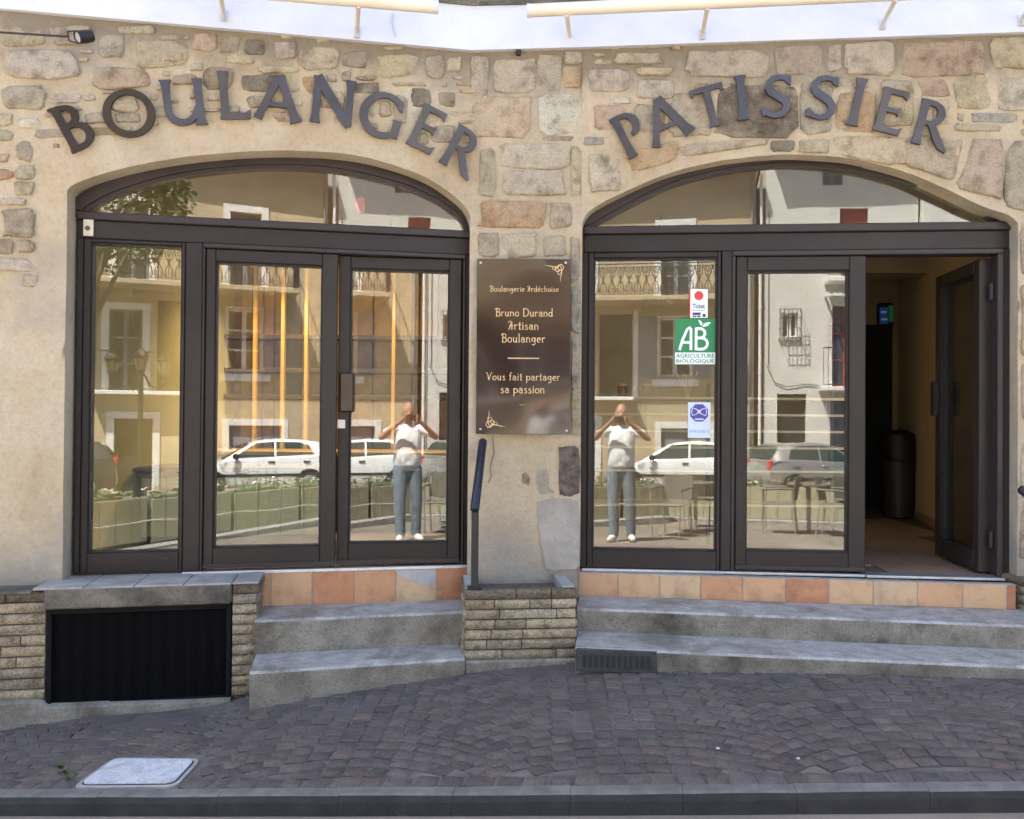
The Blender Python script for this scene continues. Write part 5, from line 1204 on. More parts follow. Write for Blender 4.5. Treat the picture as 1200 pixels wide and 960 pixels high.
# wooden bread wall behind the left doors
M['wood'] = pmat('warm_wood', (.42, .22, .075), (.56, .32, .12), 7, .45, .2, 40, c3=(.22, .1, .035), s3=5, a3=.5)
M['wood2'] = pmat('gold_wood', (.6, .36, .1), (.72, .46, .16), 7, .4, .1, 40)
M['wood3'] = pmat('dark_wood', (.05, .03, .018), (.09, .055, .03), 7, .5, .2, 40)
bw = thing('bread_wall', 'tall warm wooden slatted shelving wall behind the left glass doors', 'shelving', (-1.2, 8.2, FZ))
yb_ = 8.3; x = -2.9; i = 0
while x < -.3:
    wd = rnd.choice((.1, .14, .18, .07)); mt = rnd.choice(('wood', 'wood', 'wood3', 'wood', 'wood2')) if x < -1.85 else 'wood'; dp = rnd.choice((.02, .035, .06))
    MB().cbox(x, x + wd - .008, yb_ - dp, yb_ + .05, FZ, 3.0, .004).obj('board', M[mt], bw); x += wd; i += 1
for z in (1.74, 1.98, 2.28): MB().cbox(-2.88, -.35, yb_ - .30, yb_ - .061, z, z + .04, .004).obj('shelf', M['wood3'], bw)
for k, x in enumerate((-2.56, -2.31, -2.1, -1.32)):
    MB().cbox(x, x + .032, yb_ - .36, yb_ - .301, FZ, 2.95, .004).obj('post', M['wood2'], bw)
M['crust'] = pmat('bread_crust', (.35, .16, .05), (.6, .36, .15), 18, .6, .5, 30)
sc_ = thing('screen_counter', 'long dark wooden serving counter in front of the slatted shelving', 'counter', (-1.6, 7.5, FZ))  # added dark counter, holds back the lamp-lit glow of the lower boards
MB().cbox(-2.88, -.35, 7.4, 7.85, FZ, 1.26, .01).obj('carcass', M['wood3'], sc_); MB().cbox(-2.89, -.32, 7.36, 7.88, 1.261, 1.3, .008).obj('top', M['wood'], sc_)
for k in range(5): MB().cbox(-2.8 + k * .5, -2.35 + k * .5, 7.385, 7.399, FZ + .1, 1.18, .006).obj('panel', M['wood3'], sc_)
# panelled counter behind the fixed left light
ct = thing('shop_counter', 'pale green panelled counter with dark moulded top behind left window', 'counter', (-2.3, 6.6, FZ))
M['sage'] = pmat('sage_panel', (.4, .42, .27), (.47, .48, .32), 4, .5, .1, 40)
cf = Frame(R_(11.7), origin=(-2.75, 6.2)); ctop = 1.22
x = 0.
while x < 1.2: MB().fbox(cf, x, x + .148, -.03, 0, FZ + .1, ctop - .07, .004).obj('panel', M['sage'], ct); x += .155
MB().fbox(cf, -.02, 1.26, -.5, -.032, FZ, ctop - .07, .004).obj('carcass', M['sage'], ct); MB().fbox(cf, -.01, 1.25, -.03, .012, FZ, FZ + .095, .004).obj('plinth', M['wood3'], ct)
b = MB(); b.fbox(cf, -.06, 1.3, -.55, .05, ctop - .03, ctop, .008); b.fbox(cf, -.04, 1.28, -.53, .025, ctop - .07, ctop - .03, .008); b.obj('top', M['wood3'], ct)
# display rack behind the right glass
dk = thing('display_rack', 'wooden display rack with pale shelf edges behind the right glass', 'rack', (1.3, 6.6, FZ))
M['shelf'] = pmat('pale_shelf', (.66, .5, .3), (.74, .58, .38), 8, .4)
for z in (.95, 1.2, 1.37, 1.49, 1.61, 1.73): MB().cbox(.35, 2.25, 6.5, 6.85, z, z + .018, .003).obj('shelf', M['shelf'], dk)
for x in (.36, 1.28, 2.22): MB().cbox(x, x + .03, 6.81, 6.849, FZ, 1.86, .003).obj('post', M['wood3'], dk)
gb = thing('bread_bag', 'golden paper bag standing on the display rack behind right glass', 'bag', (1.17, 6.62, 1.39))
b = MB(); z0 = 1.3885
ring = [(.055, .035, 0), (.058, .04, .05), (.05, .035, .12), (.03, .012, .15), (.042, .014, .19)]
for rx, ry, h in ring:
    for k in range(12): a = 2 * math.pi * k / 12; b.v.append((1.17 + rx * math.cos(a), 6.6 + ry * math.sin(a), z0 + h * .68))
for r in range(4):
    for k in range(12): b.f.append((r * 12 + k, r * 12 + (k + 1) % 12, (r + 1) * 12 + (k + 1) % 12, (r + 1) * 12 + k))
b.f.append(tuple(range(12))[::-1]); b.obj('bag', pmat('gold_paper', (.75, .5, .12), (.85, .62, .2), 15, .35), gb, smooth=50)
b = MB(); b.tube([(1.13, 6.6, z0 + .101), (1.21, 6.6, z0 + .101)], .012, 8); b.obj('tie', M['crust'], gb)
wh = thing('wheat_bunch', 'dry wheat bunch standing on top of the display rack', 'wheat', (1.1, 6.65, 1.75))
b = MB()
for k in range(26):
    a = rnd.uniform(0, 6.28); t = rnd.uniform(.2, 1); l = rnd.uniform(.14, .2); p0_ = Vector((1.1 + .012 * math.cos(a), 6.65 + .012 * math.sin(a), 1.749)); p1_ = p0_ + Vector((math.cos(a) * .07 * t, math.sin(a) * .05 * t, l)); b.tube([p0_, p0_.lerp(p1_, .75), p1_.lerp(p0_, .1), p1_], [.0018, .0018, .006, .002], 5)
b.obj('stalks', pmat('wheat_straw', (.55, .42, .2), (.68, .54, .3), 30, .7), wh)
for k, x in enumerate((.62, .8, 1.34, 1.52)):
    j = thing('jar', ('leftmost', 'second', 'third', 'rightmost')[k] + ' preserve jar on top of the display rack behind glass', 'jar', (x, 6.65, 1.75), 'jars on the display rack')
    MB().lathe([(.035, 0), (.038, .005), (.038, .07), (.03, .08)], (x, 6.65, 1.7485), 14).obj('body', pmat('jar_fill%d' % k, ((.3, .1, .03), (.4, .25, .05), (.25, .05, .03), (.45, .3, .1))[k], ((.4, .15, .05), (.5, .35, .1), (.35, .08, .05), (.55, .4, .15))[k], 20, .2), j, smooth=50)
    MB().lathe([(.034, .0805), (.034, .096), (.03, .098)], (x, 6.65, 1.7485), 14).obj('lid', M['gold'], j, smooth=50)
# ------------------------------------------------------------------ across the street (seen in the glass): two houses, cars, terrace
HY = -17.0; GZ = -.6
def hb(name, x0, x1, y0, y1, z0, z1, mat, par, c=.01): return MB().cbox(x0, x1, y0, y1, z0, z1, c).obj(name, M[mat] if isinstance(mat, str) else mat, par)
M['ochre'] = pmat('ochre_render', (.47, .375, .235), (.56, .455, .3), 1.5, .9, .5, 20, c3=(.38, .31, .2), s3=.7, a3=.6)
M['lime'] = pmat('pale_render', (.6, .58, .53), (.7, .68, .63), 1.2, .9, .6, 14, c3=(.5, .47, .42), s3=.6, a3=.4)
M['trim'] = pmat('white_trim', (.72, .7, .66), (.8, .78, .74), 4, .7)
M['shut'] = pmat('grey_shutter', (.2, .22, .25), (.26, .28, .31), 6, .6)
M['redwood'] = pmat('red_joinery', (.3, .05, .04), (.38, .08, .06), 6, .55)
M['dark'] = pmat('dark_opening', (.02, .02, .022), (.035, .035, .038), 5, .4)
M['roofc'] = pmat('roof_tile', (.36, .17, .1), (.48, .27, .17), 10, .9, .6, 25)
M['hglass'] = pmat('house_glass', (.05, .06, .07), (.07, .08, .09), 3, .08)
M['iron'] = pmat('wrought_iron', (.02, .02, .022), (.03, .03, .032), 8, .5)
def wall_holes(x0, x1, z0, z1, holes, mat, par, depth=.35):
    """upright wall facing the street with rectangular openings and reveals"""
    xs = sorted({x0, x1, *[h[0] for h in holes], *[h[1] for h in holes]}); zs = sorted({z0, z1, *[h[2] for h in holes], *[h[3] for h in holes]}); b = MB()
    for a, c in zip(xs, xs[1:]):
        for e, f in zip(zs, zs[1:]):
            mx_, mz = (a + c) / 2, (e + f) / 2
            if any(h[0] < mx_ < h[1] and h[2] < mz < h[3] for h in holes): continue
            b.add([(a, HY, e), (c, HY, e), (c, HY, f), (a, HY, f)], [(0, 1, 2, 3)])
    for h in holes:
        a, c, e, f = h; y2 = HY - depth
        b.add([(a, HY, e), (a, HY, f), (a, y2, f), (a, y2, e), (c, HY, e), (c, HY, f), (c, y2, f), (c, y2, e)], [(0, 1, 2, 3), (4, 5, 6, 7), (0, 4, 7, 3), (1, 5, 6, 2), (3, 2, 6, 7)])
    b.add([(x0, HY, z0), (x0, HY - 6, z0), (x0, HY - 6, z1), (x0, HY, z1), (x1, HY, z0), (x1, HY - 6, z0), (x1, HY - 6, z1), (x1, HY, z1)], [(0, 1, 2, 3), (4, 5, 6, 7), (1, 5, 6, 2), (3, 2, 6, 7)])
    o = b.obj('wall', mat, par); return o
def surround(x0, x1, z0, z1, w_, par, mat='trim', sill=True):
    b = MB(); y1 = HY + .04
    b.cbox(x0, x0 + w_, HY - .02, y1, z0, z1, .006); b.cbox(x1 - w_, x1, HY - .02, y1, z0, z1, .006); b.cbox(x0 + w_, x1 - w_, HY - .02, y1, z1 - w_, z1, .006)
    return b.obj('surround', M[mat], par)
def french(x0, x1, z0, z1, par, mat='trim', glassmat='hglass', panes=3):
    d = MB(); y = HY - .2; t = .06
    xm = (x0 + x1) / 2
    for a, c in ((x0, xm - .004), (xm + .004, x1)):
        d.cbox(a, a + t, y - .03, y + .03, z0, z1, .005); d.cbox(c - t, c, y - .03, y + .03, z0, z1, .005)
        for k in range(panes + 1): zz = lerp(z0, z1 - t, k / panes); d.cbox(a + t, c - t, y - .03, y + .028, zz, zz + t, .005)
    o = d.obj('window', M[mat], par)
    for a, c in ((x0, xm), (xm, x1)): MB().box(a + t, c - t, y - .01, y, z0 + .02, z1 - .02).obj('pane', M[glassmat], o)
    return o
A = thing('ochre_house', 'tall ochre rendered house with ornate balcony, opposite and reflected in the glass', 'house', (-3, HY, GZ))
holes = [(-.22, .66, 5.34, 7.7), (-3.27, -2.45, 5.34, 7.7), (-6.2, -5.3, 5.34, 7.7), (-2.2, -1.15, 2.3, 4.95), (-3.45, -2.6, 2.3, 4.6), (-.3, .7, 2.95, 4.8), (-.2, 1.3, GZ - .1, 1.3), (-3.3, -2.3, GZ - .1, 1.5)]
wall_holes(-9, 2.62, GZ - .3, 9.3, holes, M['ochre'], A)
for h in ((-.22, .66, 5.34, 7.7), (-3.27, -2.45, 5.34, 7.7), (-6.2, -5.3, 5.34, 7.7)): french(*h, A, 'shut'); surround(h[0] - .22, h[1] + .22, h[2], h[3] + .22, .2, A)
french(-3.45, -2.6, 2.3, 4.6, A, 'shut'); surround(-3.66, -2.39, 2.3, 4.82, .2, A)
hb('doorway', -2.2, -1.15, HY - .34, HY - .3, 2.3, 4.95, 'dark', A); french(-.3, .7, 2.95, 4.8, A, 'trim'); hb('sill', -.5, .95, HY - .02, HY + .12, 2.63, 2.85, 'trim', A)
surround(-.34, .74, 2.95, 4.86, .05, A)
for x0, x1 in ((-.9, -.4), (.8, 1.3)):
    s_ = hb('shutter', x0, x1, HY + .005, HY + .04, 2.9, 4.85, 'shut', A)
    for k in range(14): hb('slat', x0 + .05, x1 - .05, HY + .041, HY + .05, 3.0 + k * .13, 3.08 + k * .13, 'shut', s_, .003)
hb('pilaster', -1.1, -.95, HY + .002, HY + .06, 2.3, 5.1, 'trim', A)
surround(-.4, 1.5, GZ, 1.5, .19, A); 
gd = hb('garage_door', -.2, .545, HY - .16, HY - .12, GZ, 1.3, 'shut', A); gd2 = hb('garage_door', .555, 1.3, HY - .16, HY - .12, GZ, 1.3, 'shut', A)
for g_, x0, x1 in ((gd, -.14, .48), (gd2, .62, 1.24)):
    for z in (GZ + .1, .1, .72): hb('panel', x0, x1, HY - .119, HY - .105, z, z + .5, 'shut', g_, .01)
hb('door', -3.3, -2.3, HY - .3, HY - .25, GZ, 1.5, 'dark', A); surround(-3.5, -2.1, GZ, 1.7, .2, A)
hb('balcony_slab', -8.8, 1.62, HY + .002, HY + 1.32, 5.2, 5.33, 'ochre', A)
for x in (-7, -5, -3, -1, 1.2): hb('bracket', x, x + .14, HY + .003, HY + .9, 4.98, 5.179, 'ochre', A)
rail = thing('tmp', 'x', 'x'); bpy.data.objects.remove(rail)
def railing(par, x0, x1, y, z0, h, orn=True, ends=()):
    b = MB(); r = .014
    b.tube([(x0, y, z0 + h), (x1, y, z0 + h)], .022, 6); b.tube([(x0, y, z0 + .06), (x1, y, z0 + .06)], r, 6)
    if orn: b.tube([(x0, y, z0 + h - .1), (x1, y, z0 + h - .1)], r, 6)
    o = b.obj('railing', M['iron'], par); n = int((x1 - x0) / (.26 if orn else .13))
    if orn:
        m_ = MB()
        w_ = (x1 - x0) / n; H_ = h - .1
        m_.tube([(0, 0, .06), (0, 0, H_)], .011, 4)
        for sgn in (-1, 1):
            m_.tube([(sgn * w_ * .48, 0, H_), (sgn * w_ * .3, 0, H_ * .72), (0, 0, H_ * .55), (sgn * w_ * .32, 0, H_ * .36), (sgn * w_ * .4, 0, .2), (sgn * w_ * .15, 0, .1)], .013, 4)
            m_.tube([(sgn * w_ * .1, 0, H_ * .78), (sgn * w_ * .24, 0, H_ * .9), (sgn * w_ * .12, 0, H_ * .98)], .012, 4)
            m_.tube([(sgn * w_ * .25, 0, .06), (sgn * w_ * .45, 0, .16), (sgn * w_ * .3, 0, .26), (sgn * w_ * .16, 0, .18)], .013, 4)
        m_.tube([(-w_ * .22, 0, H_ * .68), (w_ * .22, 0, H_ * .68)], .012, 4)
        me = m_.mesh('scroll', M['iron'])
        for i in range(n):
            s_ = link('scroll', me, o); s_.matrix_basis = Matrix.Translation((x0 + w_ * (i + .5), y, z0))
    else:
        me = MB().tube([(0, 0, .06), (0, 0, h)], .008, 5).mesh('bar', M['iron'])
        for i in range(n + 1): s_ = link('bar', me, o); s_.matrix_basis = Matrix.Translation((x0 + (x1 - x0) * i / n, y, z0))
    return o
railing(A, -5.2, 1.6, HY + 1.28, 5.33, .98); 
b = MB(); b.tube([(1.6, HY + .05, 6.31), (1.6, HY + 1.28, 6.31)], .022, 6); b.tube([(1.6, HY + .05, 5.4), (1.6, HY + 1.28, 5.4)], .014, 6)
for k in range(9): b.tube([(1.6, HY + .1 + k * .14, 5.4), (1.6, HY + .1 + k * .14, 6.31)], .011, 4)
b.obj('side_railing', M['iron'], A)
hb('balcony_slab', -3.95, -1.05, HY + .002, HY + .5, 2.18, 2.29, 'trim', A); railing(A, -3.9, -1.1, HY + .46, 2.29, 1.1, False)
hb('eaves', -9.2, 2.66, HY - .3, HY + .62, 9.3, 9.42, 'redwood', A); MB().hexa([(-9.2, HY - 6, 9.43), (2.66, HY - 6, 9.43), (2.66, HY + .62, 9.43), (-9.2, HY + .62, 9.43), (-9.2, HY - 6, 11.2), (2.66, HY - 6, 11.2), (2.66, HY + .55, 9.5), (-9.2, HY + .55, 9.5)]).obj('roof', M['roofc'], A)
dp = thing('drainpipe', 'white drainpipe between the ochre and the pale houses', 'pipe', (2.8, HY + .1, GZ)); MB().tube([(2.8, HY + .1, GZ), (2.8, HY + .1, 9.2)], .05, 10).obj('pipe', M['trim'], dp, smooth=60)
for z in (1, 3, 5, 7, 8.8): MB().lathe([(.055, 0), (.062, .01), (.062, .04), (.055, .05)], (2.8, HY + .1, z), 10).obj('collar', M['trim'], dp)
dp2 = thing('drainpipe', 'thin grey drainpipe on the ochre house beside the white pipe', 'pipe', (2.5, HY + .08, GZ)); MB().tube([(2.5, HY + .08, GZ), (2.5, HY + .08, 9.2)], .035, 8).obj('pipe', M['shut'], dp2, smooth=60)
B = thing('pale_house', 'pale rough rendered house with barred window and red doors, reflected in right door', 'house', (5, HY, GZ))
holes = [(3.45, 3.93, 4.15, 4.9), (3.33, 4.19, GZ - .1, 2.4), (4.95, 5.75, 2.62, 5.1), (5.2, 5.97, 5.9, 8.05), (4.9, 5.4, GZ - .1, 2.2), (3.1 + 1.6, 5.3, 8.75, 9.5)]
wall_holes(2.95, 7.4, GZ - .3, 10.1, holes, M['lime'], B)
french(3.45, 3.93, 4.15, 4.9, B, 'trim', panes=1); hb('door', 3.33, 4.19, HY - .3, HY - .25, GZ, 2.4, 'dark', B); hb('sill', 3.35, 4.03, HY + .002, HY + .09, 4.06, 4.15, 'lime', B)
fd = french(4.95, 5.75, 2.62, 5.1, B, 'redwood'); hb('door', 5.2, 5.97, HY - .2, HY - .16, 5.9, 8.05, 'redwood', B); hb('door', 4.9, 5.4, HY - .3, HY - .25, GZ, 2.2, 'shut', B); french(4.7, 5.3, 8.75, 9.5, B, 'shut', panes=2)
b = MB(); ys_ = HY + .34
for z in (4.1, 4.4, 4.72, 4.98): b.tube([(3.38, HY, z), (3.38, ys_, z), (4.0, ys_, z), (4.0, HY, z)], .013, 5)
for k in range(6): x = 3.38 + k * .124; b.tube([(x, ys_, 4.0), (x, ys_, 5.0)], .012, 5)
b.obj('window_cage', M['iron'], B)
hb('balcony_slab', 4.55, 7.2, HY + .002, HY + .95, 2.48, 2.6, 'trim', B); railing(B, 4.58, 7.1, HY + .9, 2.6, 1.15, False)
hb('balcony_slab', 4.7, 7.2, HY + .002, HY + .8, 5.74, 5.88, 'trim', B); railing(B, 4.72, 7.1, HY + .76, 5.88, 1.05, False)
for k in range(9): hb('awning_slat', 4.7 + k * .17, 4.78 + k * .17, HY + .003, HY + .75, 5.36, 5.4, 'trim', B)
hb('awning_beam', 4.66, 6.3, HY + .7, HY + .76, 5.3, 5.359, 'trim', B)
hb('eaves', 2.9, 7.45, HY - .2, HY + .85, 10.1, 10.2, 'trim', B); MB().hexa([(2.9, HY - 6, 10.21), (7.45, HY - 6, 10.21), (7.45, HY + .85, 10.21), (2.9, HY + .85, 10.21), (2.9, HY - 6, 12), (7.45, HY - 6, 12), (7.45, HY + .8, 10.28), (2.9, HY + .8, 10.28)]).obj('roof', M['roofc'], B)
b = MB(); b.tube([(3.0, HY + .03, 3.3), (3.25, HY + .03, 2.75), (3.6, HY + .04, 2.62), (4.2, HY + .03, 2.7), (4.6, HY + .03, 2.66)], .012, 5); b.tube([(3.05, HY + .03, 8), (3.06, HY + .03, 3.3)], .01, 5); tag(b.obj('cable', M['iron']), 'thin dark cable clipped along the pale house wall', 'cable')
C_ = thing('far_house', 'bright white rendered house at the far right of the reflected street', 'house', (11, HY, GZ))
MB().cbox(7.46, 16, HY - 6, HY + .3, GZ - .3, 9.6, .02).obj('wall', M['lime'], C_); MB().hexa([(7.5, HY - 6, 9.61), (16, HY - 6, 9.61), (16, HY + .8, 9.61), (7.5, HY + .8, 9.61), (7.5, HY - 6, 11.4), (16, HY - 6, 11.4), (16, HY + .75, 9.7), (7.5, HY + .75, 9.7)]).obj('roof', M['roofc'], C_)
for k in range(3):
    w0 = 8.3 + k * 2.4; o = MB().cbox(w0, w0 + 1, HY + .302, HY + .36, 5.4, 7.2, .01).obj('window', M['trim'], C_); MB().box(w0 + .1, w0 + .9, HY + .361, HY + .365, 5.5, 7.1).obj('pane', M['hglass'], o)
D_ = thing('far_house', 'grey-beige house at the far left of the reflected street', 'house', (-12, HY, GZ))
MB().cbox(-16, -9.05, HY - 6, HY + .2, GZ - .3, 9.0, .02).obj('wall', M['ochre'], D_); MB().cbox(-16, -9.05, HY - 6, HY + .7, 9.01, 9.3, .02).obj('roof', M['roofc'], D_)
for k in range(2): w0 = -14 + k * 2.4; o = MB().cbox(w0, w0 + 1, HY + .202, HY + .26, 5.2, 7.0, .01).obj('window', M['trim'], D_); MB().box(w0 + .1, w0 + .9, HY + .261, HY + .265, 5.3, 6.9).obj('pane', M['hglass'], o)

# ---- cars
def car(label, cx, cy, rz, paint, z0, L=4.0, w2=.84):
    """hatchback facing -x at rz=0"""
    t = thing('parked_car', label, 'car', (0, 0, 0), 'cars parked across the street')
    # body side line: x, sill z, shoulder z (bonnet / belt / tail)
    st = [(-2.0, .32, .42, .62), (-1.96, .24, .58, .72), (-1.8, .2, .68, .78), (-1.4, .19, .80, .84), (-1.0, .19, .88, .845), (-.72, .19, .93, .85), (0, .19, .96, .855), (.8, .19, .99, .85), (1.5, .2, 1.02, .84), (1.85, .22, 1.02, .8), (1.97, .3, .9, .74), (2.0, .36, .6, .66)]
    k = L / 4.0; b = MB(); n = 0
    for x, zb, zt, hw in st:
        hw *= w2 / .855; sec = [(hw * .86, zb), (hw * .97, zb + .1), (hw, lerp(zb, zt, .45)), (hw * .985, lerp(zb, zt, .78)), (hw * .94, zt - .02), (hw * .88, zt)]
        row = [(x * k, -y, z) for y, z in sec] + [(x * k, y, z) for y, z in sec[::-1]]
        n = len(row); b.v += row
    for i in range(len(st) - 1):
        for j in range(n): b.f.append((i * n + j, i * n + (j + 1) % n, (i + 1) * n + (j + 1) % n, (i + 1) * n + j))
    b.f += [tuple(range(n))[::-1], tuple(range(len(b.v) - n, len(b.v)))]
    body = b.obj('body', paint, t, smooth=35)
    # greenhouse
    g = MB(); up = [(-.98, .9, .74), (-.6, 1.13, .69), (-.22, 1.36, .61), (.0, 1.43, .585), (.5, 1.475, .575), (1.1, 1.455, .57), (1.55, 1.39, .56), (1.8, 1.15, .62), (1.92, .98, .68)]
    lo = [(-1.02, .86), (-.8, .9), (-.4, .93), (0, .94), (.5, .96), (1.1, .98), (1.5, .99), (1.8, 1.0), (1.93, .95)]
    for (xu, zu, hu), (xl, zl) in zip(up, lo):
        hu *= w2 / .84; hl = .78 * w2 / .84
        g.v += [(xl * k, -hl, zl), (xu * k, -hu, zu - .03), (xu * k, -hu + .06, zu), (xu * k, hu - .06, zu), (xu * k, hu, zu - .03), (xl * k, hl, zl)]
    for i in range(8):
        for j in range(5): g.f.append((i * 6 + j, i * 6 + j + 1, (i + 1) * 6 + j + 1, (i + 1) * 6 + j))
    g.f += [tuple(range(6)), tuple(range(48, 54))[::-1]]; g.obj('roof', paint, t, smooth=40)
    gm = M['carglass']
    def hw_at(z): return lerp(.78, .585, min(1, max(0, (z - .95) / .5))) * w2 / .84 + .012
    for sgn in (-1, 1):
        for poly in ([(-.68, 1.0), (-.08, 1.36), (.36, 1.40), (.36, 1.02)], [(.42, 1.03), (.42, 1.40), (1.05, 1.385), (1.28, 1.3), (1.42, 1.06)]):
            w_ = MB(); vs = [(x * k, sgn * hw_at(z), z) for x, z in poly] + [(x * k, sgn * (hw_at(z) - .02), z) for x, z in poly]; m_ = len(poly)
            w_.add(vs, [tuple(range(m_)), tuple(range(m_, 2 * m_))] + [(i, (i + 1) % m_, m_ + (i + 1) % m_, m_ + i) for i in range(m_)]); w_.obj('window', gm, t)
        hw = w2 + .004
        for x in (.2, 1.12): MB().cbox(x * k, x * k + .17, min(sgn * (hw - .05), sgn * (hw + .012)), max(sgn * (hw - .05), sgn * (hw + .012)), .86, .89, .008).obj('handle', M['black'] if paint is M['carwhite'] else paint, body)
        MB().lathe([(.02, 0), (.07, .02), (.085, .08), (.06, .12)], (-.62 * k, sgn * (w2 - .02), 1.0), 12, (0, sgn, .25)).obj('mirror', M['black'], t, smooth=True)
        MB().cbox(-1.3 * k, 1.2 * k, min(sgn * (hw - .03), sgn * (hw + .008)), max(sgn * (hw - .03), sgn * (hw + .008)), .5, .56, .008).obj('side_strip', M['black'], body)
        for x in (-1.22, 1.28):
            c = (x * k, sgn * (w2 - .17), .31)
            wl = MB().lathe([(.2, 0), (.3, .01), (.31, .05), (.31, .14), (.3, .18), (.2, .185)], c, 24, (0, sgn, 0)).obj('wheel', M['tyre'], t, smooth=50)
            MB().lathe([(.02, .188), (.06, .2), (.19, .192), (.2, .187)], c, 20, (0, sgn, 0)).obj('rim', M['alu'], wl, smooth=50)
            MB().lathe([(.36, .168), (.37, .176), (.31, .178)], c, 24, (0, sgn, 0)).obj('wheel_arch', M['black'], body)
        MB().lathe([(.03, -.02), (.12, .0), (.1, .03)], (-1.84 * k, sgn * .58, .66), 12, (-1, sgn * .5, .2)).obj('headlight', M['alu'], t, smooth=True)
        MB().cbox(1.9 * k, 1.985 * k, min(sgn * .55, sgn * .72), max(sgn * .55, sgn * .72), .74, 1.02, .02).obj('tail_light', M['redlens'], t)
    ws = MB(); ws.add([(-.93 * k, -.66, .955), (-.93 * k, .66, .955), (-.26 * k, .53, 1.355), (-.26 * k, -.53, 1.355)], [(0, 1, 2, 3)]); o = ws.obj('windscreen', gm, t)
    for v in o.data.vertices: v.co += Vector((-.012, 0, .02))
    rw = MB(); rw.add([(1.6 * k, -.5, 1.36), (1.6 * k, .5, 1.36), (1.87 * k, .58, 1.05), (1.87 * k, -.58, 1.05)], [(0, 1, 2, 3)]); o = rw.obj('rear_window', gm, t)
    for v in o.data.vertices: v.co += Vector((.03, 0, .01))
    t.location = (cx, cy, z0); t.rotation_euler = (0, 0, rz); return t
M['carwhite'] = pmat('white_car_paint', (.78, .78, .76), (.84, .84, .82), 2, .25, coat=1.)
M['cardark'] = pmat('dark_car_paint', (.06, .058, .055), (.1, .095, .09), 2, .25, coat=1., metal=.3)
M['carsilver'] = pmat('grey_car_paint', (.3, .29, .27), (.36, .35, .33), 2, .28, coat=1., metal=.4)
M['carglass'] = pmat('car_glass', (.03, .05, .045), (.05, .07, .065), 3, .06)
M['tyre'] = pmat('tyre_rubber', (.02, .02, .02), (.035, .035, .035), 10, .85); M['redlens'] = pmat('red_lens', (.5, .02, .02), (.6, .04, .03), 8, .2)
def gz_(x, y): return road_z(x, y)
car('white parked hatchback seen reflected behind the planters', .32, -14.3, 0, M['carwhite'], gz_(0, -14.3))
car('dark grey parked hatchback reflected in the right door leaf', 4.1, -13.7, R_(155), M['carsilver'], gz_(4, -13.7), 3.6)
car('small dark car parked far left in the reflected street', -5.0, -14.4, 0, M['cardark'], gz_(-5, -14.4), 3.8)

# ---- planters with flowers
M['olive'] = pmat('olive_board', (.36, .335, .215), (.43, .4, .27), 3, .7, .3, 40)
M['petal_w'] = pmat('white_petal', (.75, .72, .55), (.85, .82, .7), 20, .6); M['petal_r'] = pmat('red_petal', (.65, .2, .2), (.75, .38, .36), 20, .6); M['leafm'] = pmat('planter_leaf', (.06, .1, .03), (.1, .16, .05), 12, .6)
PC_ = 0
def planter(p, q, lab):
    global PC_; PC_ += 1
    p, q = Vector((*p, 0)), Vector((*q, 0)); d = (q - p); L = d.length; d.normalize(); f = Frame(math.atan2(d.y, d.x) , origin=(p.x, p.y))
    sgn = 1 if f.n[1] > 0 else -1                      # boards face the bakery (+y)
    mid = (p + q) / 2; z0 = gz_(mid.x, mid.y)
    t = thing('flower_planter', lab, 'planter', (mid.x, mid.y, z0), 'olive wooden planters around the terrace')
    n = int(L / .21)
    for i in range(n):
        a, c = L * i / n + .004, L * (i + 1) / n - .004; MB().fbox(f, a, c, min(0, sgn * .02), max(0, sgn * .02), z0 + .07, z0 + .6, .004).obj('board', M['olive'], t)
        MB().fbox(f, a, c, min(-sgn * .4, -sgn * .42), max(-sgn * .4, -sgn * .42), z0 + .07, z0 + .6, .004).obj('board', M['olive'], t)
    MB().fbox(f, .0, L, min(-sgn * .399, -sgn * .001), max(-sgn * .399, -sgn * .001), z0 + .01, z0 + .56, .004).obj('box', M['black'], t)
    fl = MB(); pw = MB(); pr = MB(); rg = random.Random(PC_)
    for i in range(int(L * 150)):
        s = rg.uniform(.08, L - .08); o = -sgn * rg.uniform(.05, .35); h = rg.uniform(.0, .14); c = f.w(s, o, z0 + .56 + h); a = rg.uniform(0, 6.28); e = Vector((math.cos(a), math.sin(a), rg.uniform(-.3, .6))) * rg.uniform(.03, .06); g = Vector((-math.sin(a), math.cos(a), rg.uniform(-.3, .3))) * .022
        tgt = fl
        if rg.random() < .22 and h > .06: tgt = pw if math.sin(s * 7 + PC_) > 0 else pr; e *= .7; g *= 1.2; c.z += .03
        tgt.add([c - e, c + g, c + e, c - g], [(0, 1, 2, 3)])
    for i in range(int(L * 7)):
        s = rg.uniform(.08, L - .08); c = f.w(s, -sgn * rg.uniform(.1, .3), z0 + .56); hh = rg.uniform(.15, .38); ln = Vector((rg.uniform(-.12, .12), rg.uniform(-.1, .1), hh)); sd = Vector((.008, 0, 0)); fl.add([c - sd, c + sd, c + ln], [(0, 1, 2)])
        for q in range(5):
            p_ = c + ln * (.35 + .15 * q); a = rg.uniform(0, 6.28); e = Vector((math.cos(a), math.sin(a), .4)) * .05; g = Vector((-math.sin(a), math.cos(a), 0)) * .018; fl.add([p_, p_ + e * .5 + g, p_ + e, p_ + e * .5 - g], [(0, 1, 2, 3)])
    fo = fl.obj('foliage', M['leafm'], t); fo['kind'] = 'stuff'
    for m_, mt in ((pw, 'petal_w'), (pr, 'petal_r')):
        if m_.v: o = m_.obj('flowers', M[mt], t); o['kind'] = 'stuff'
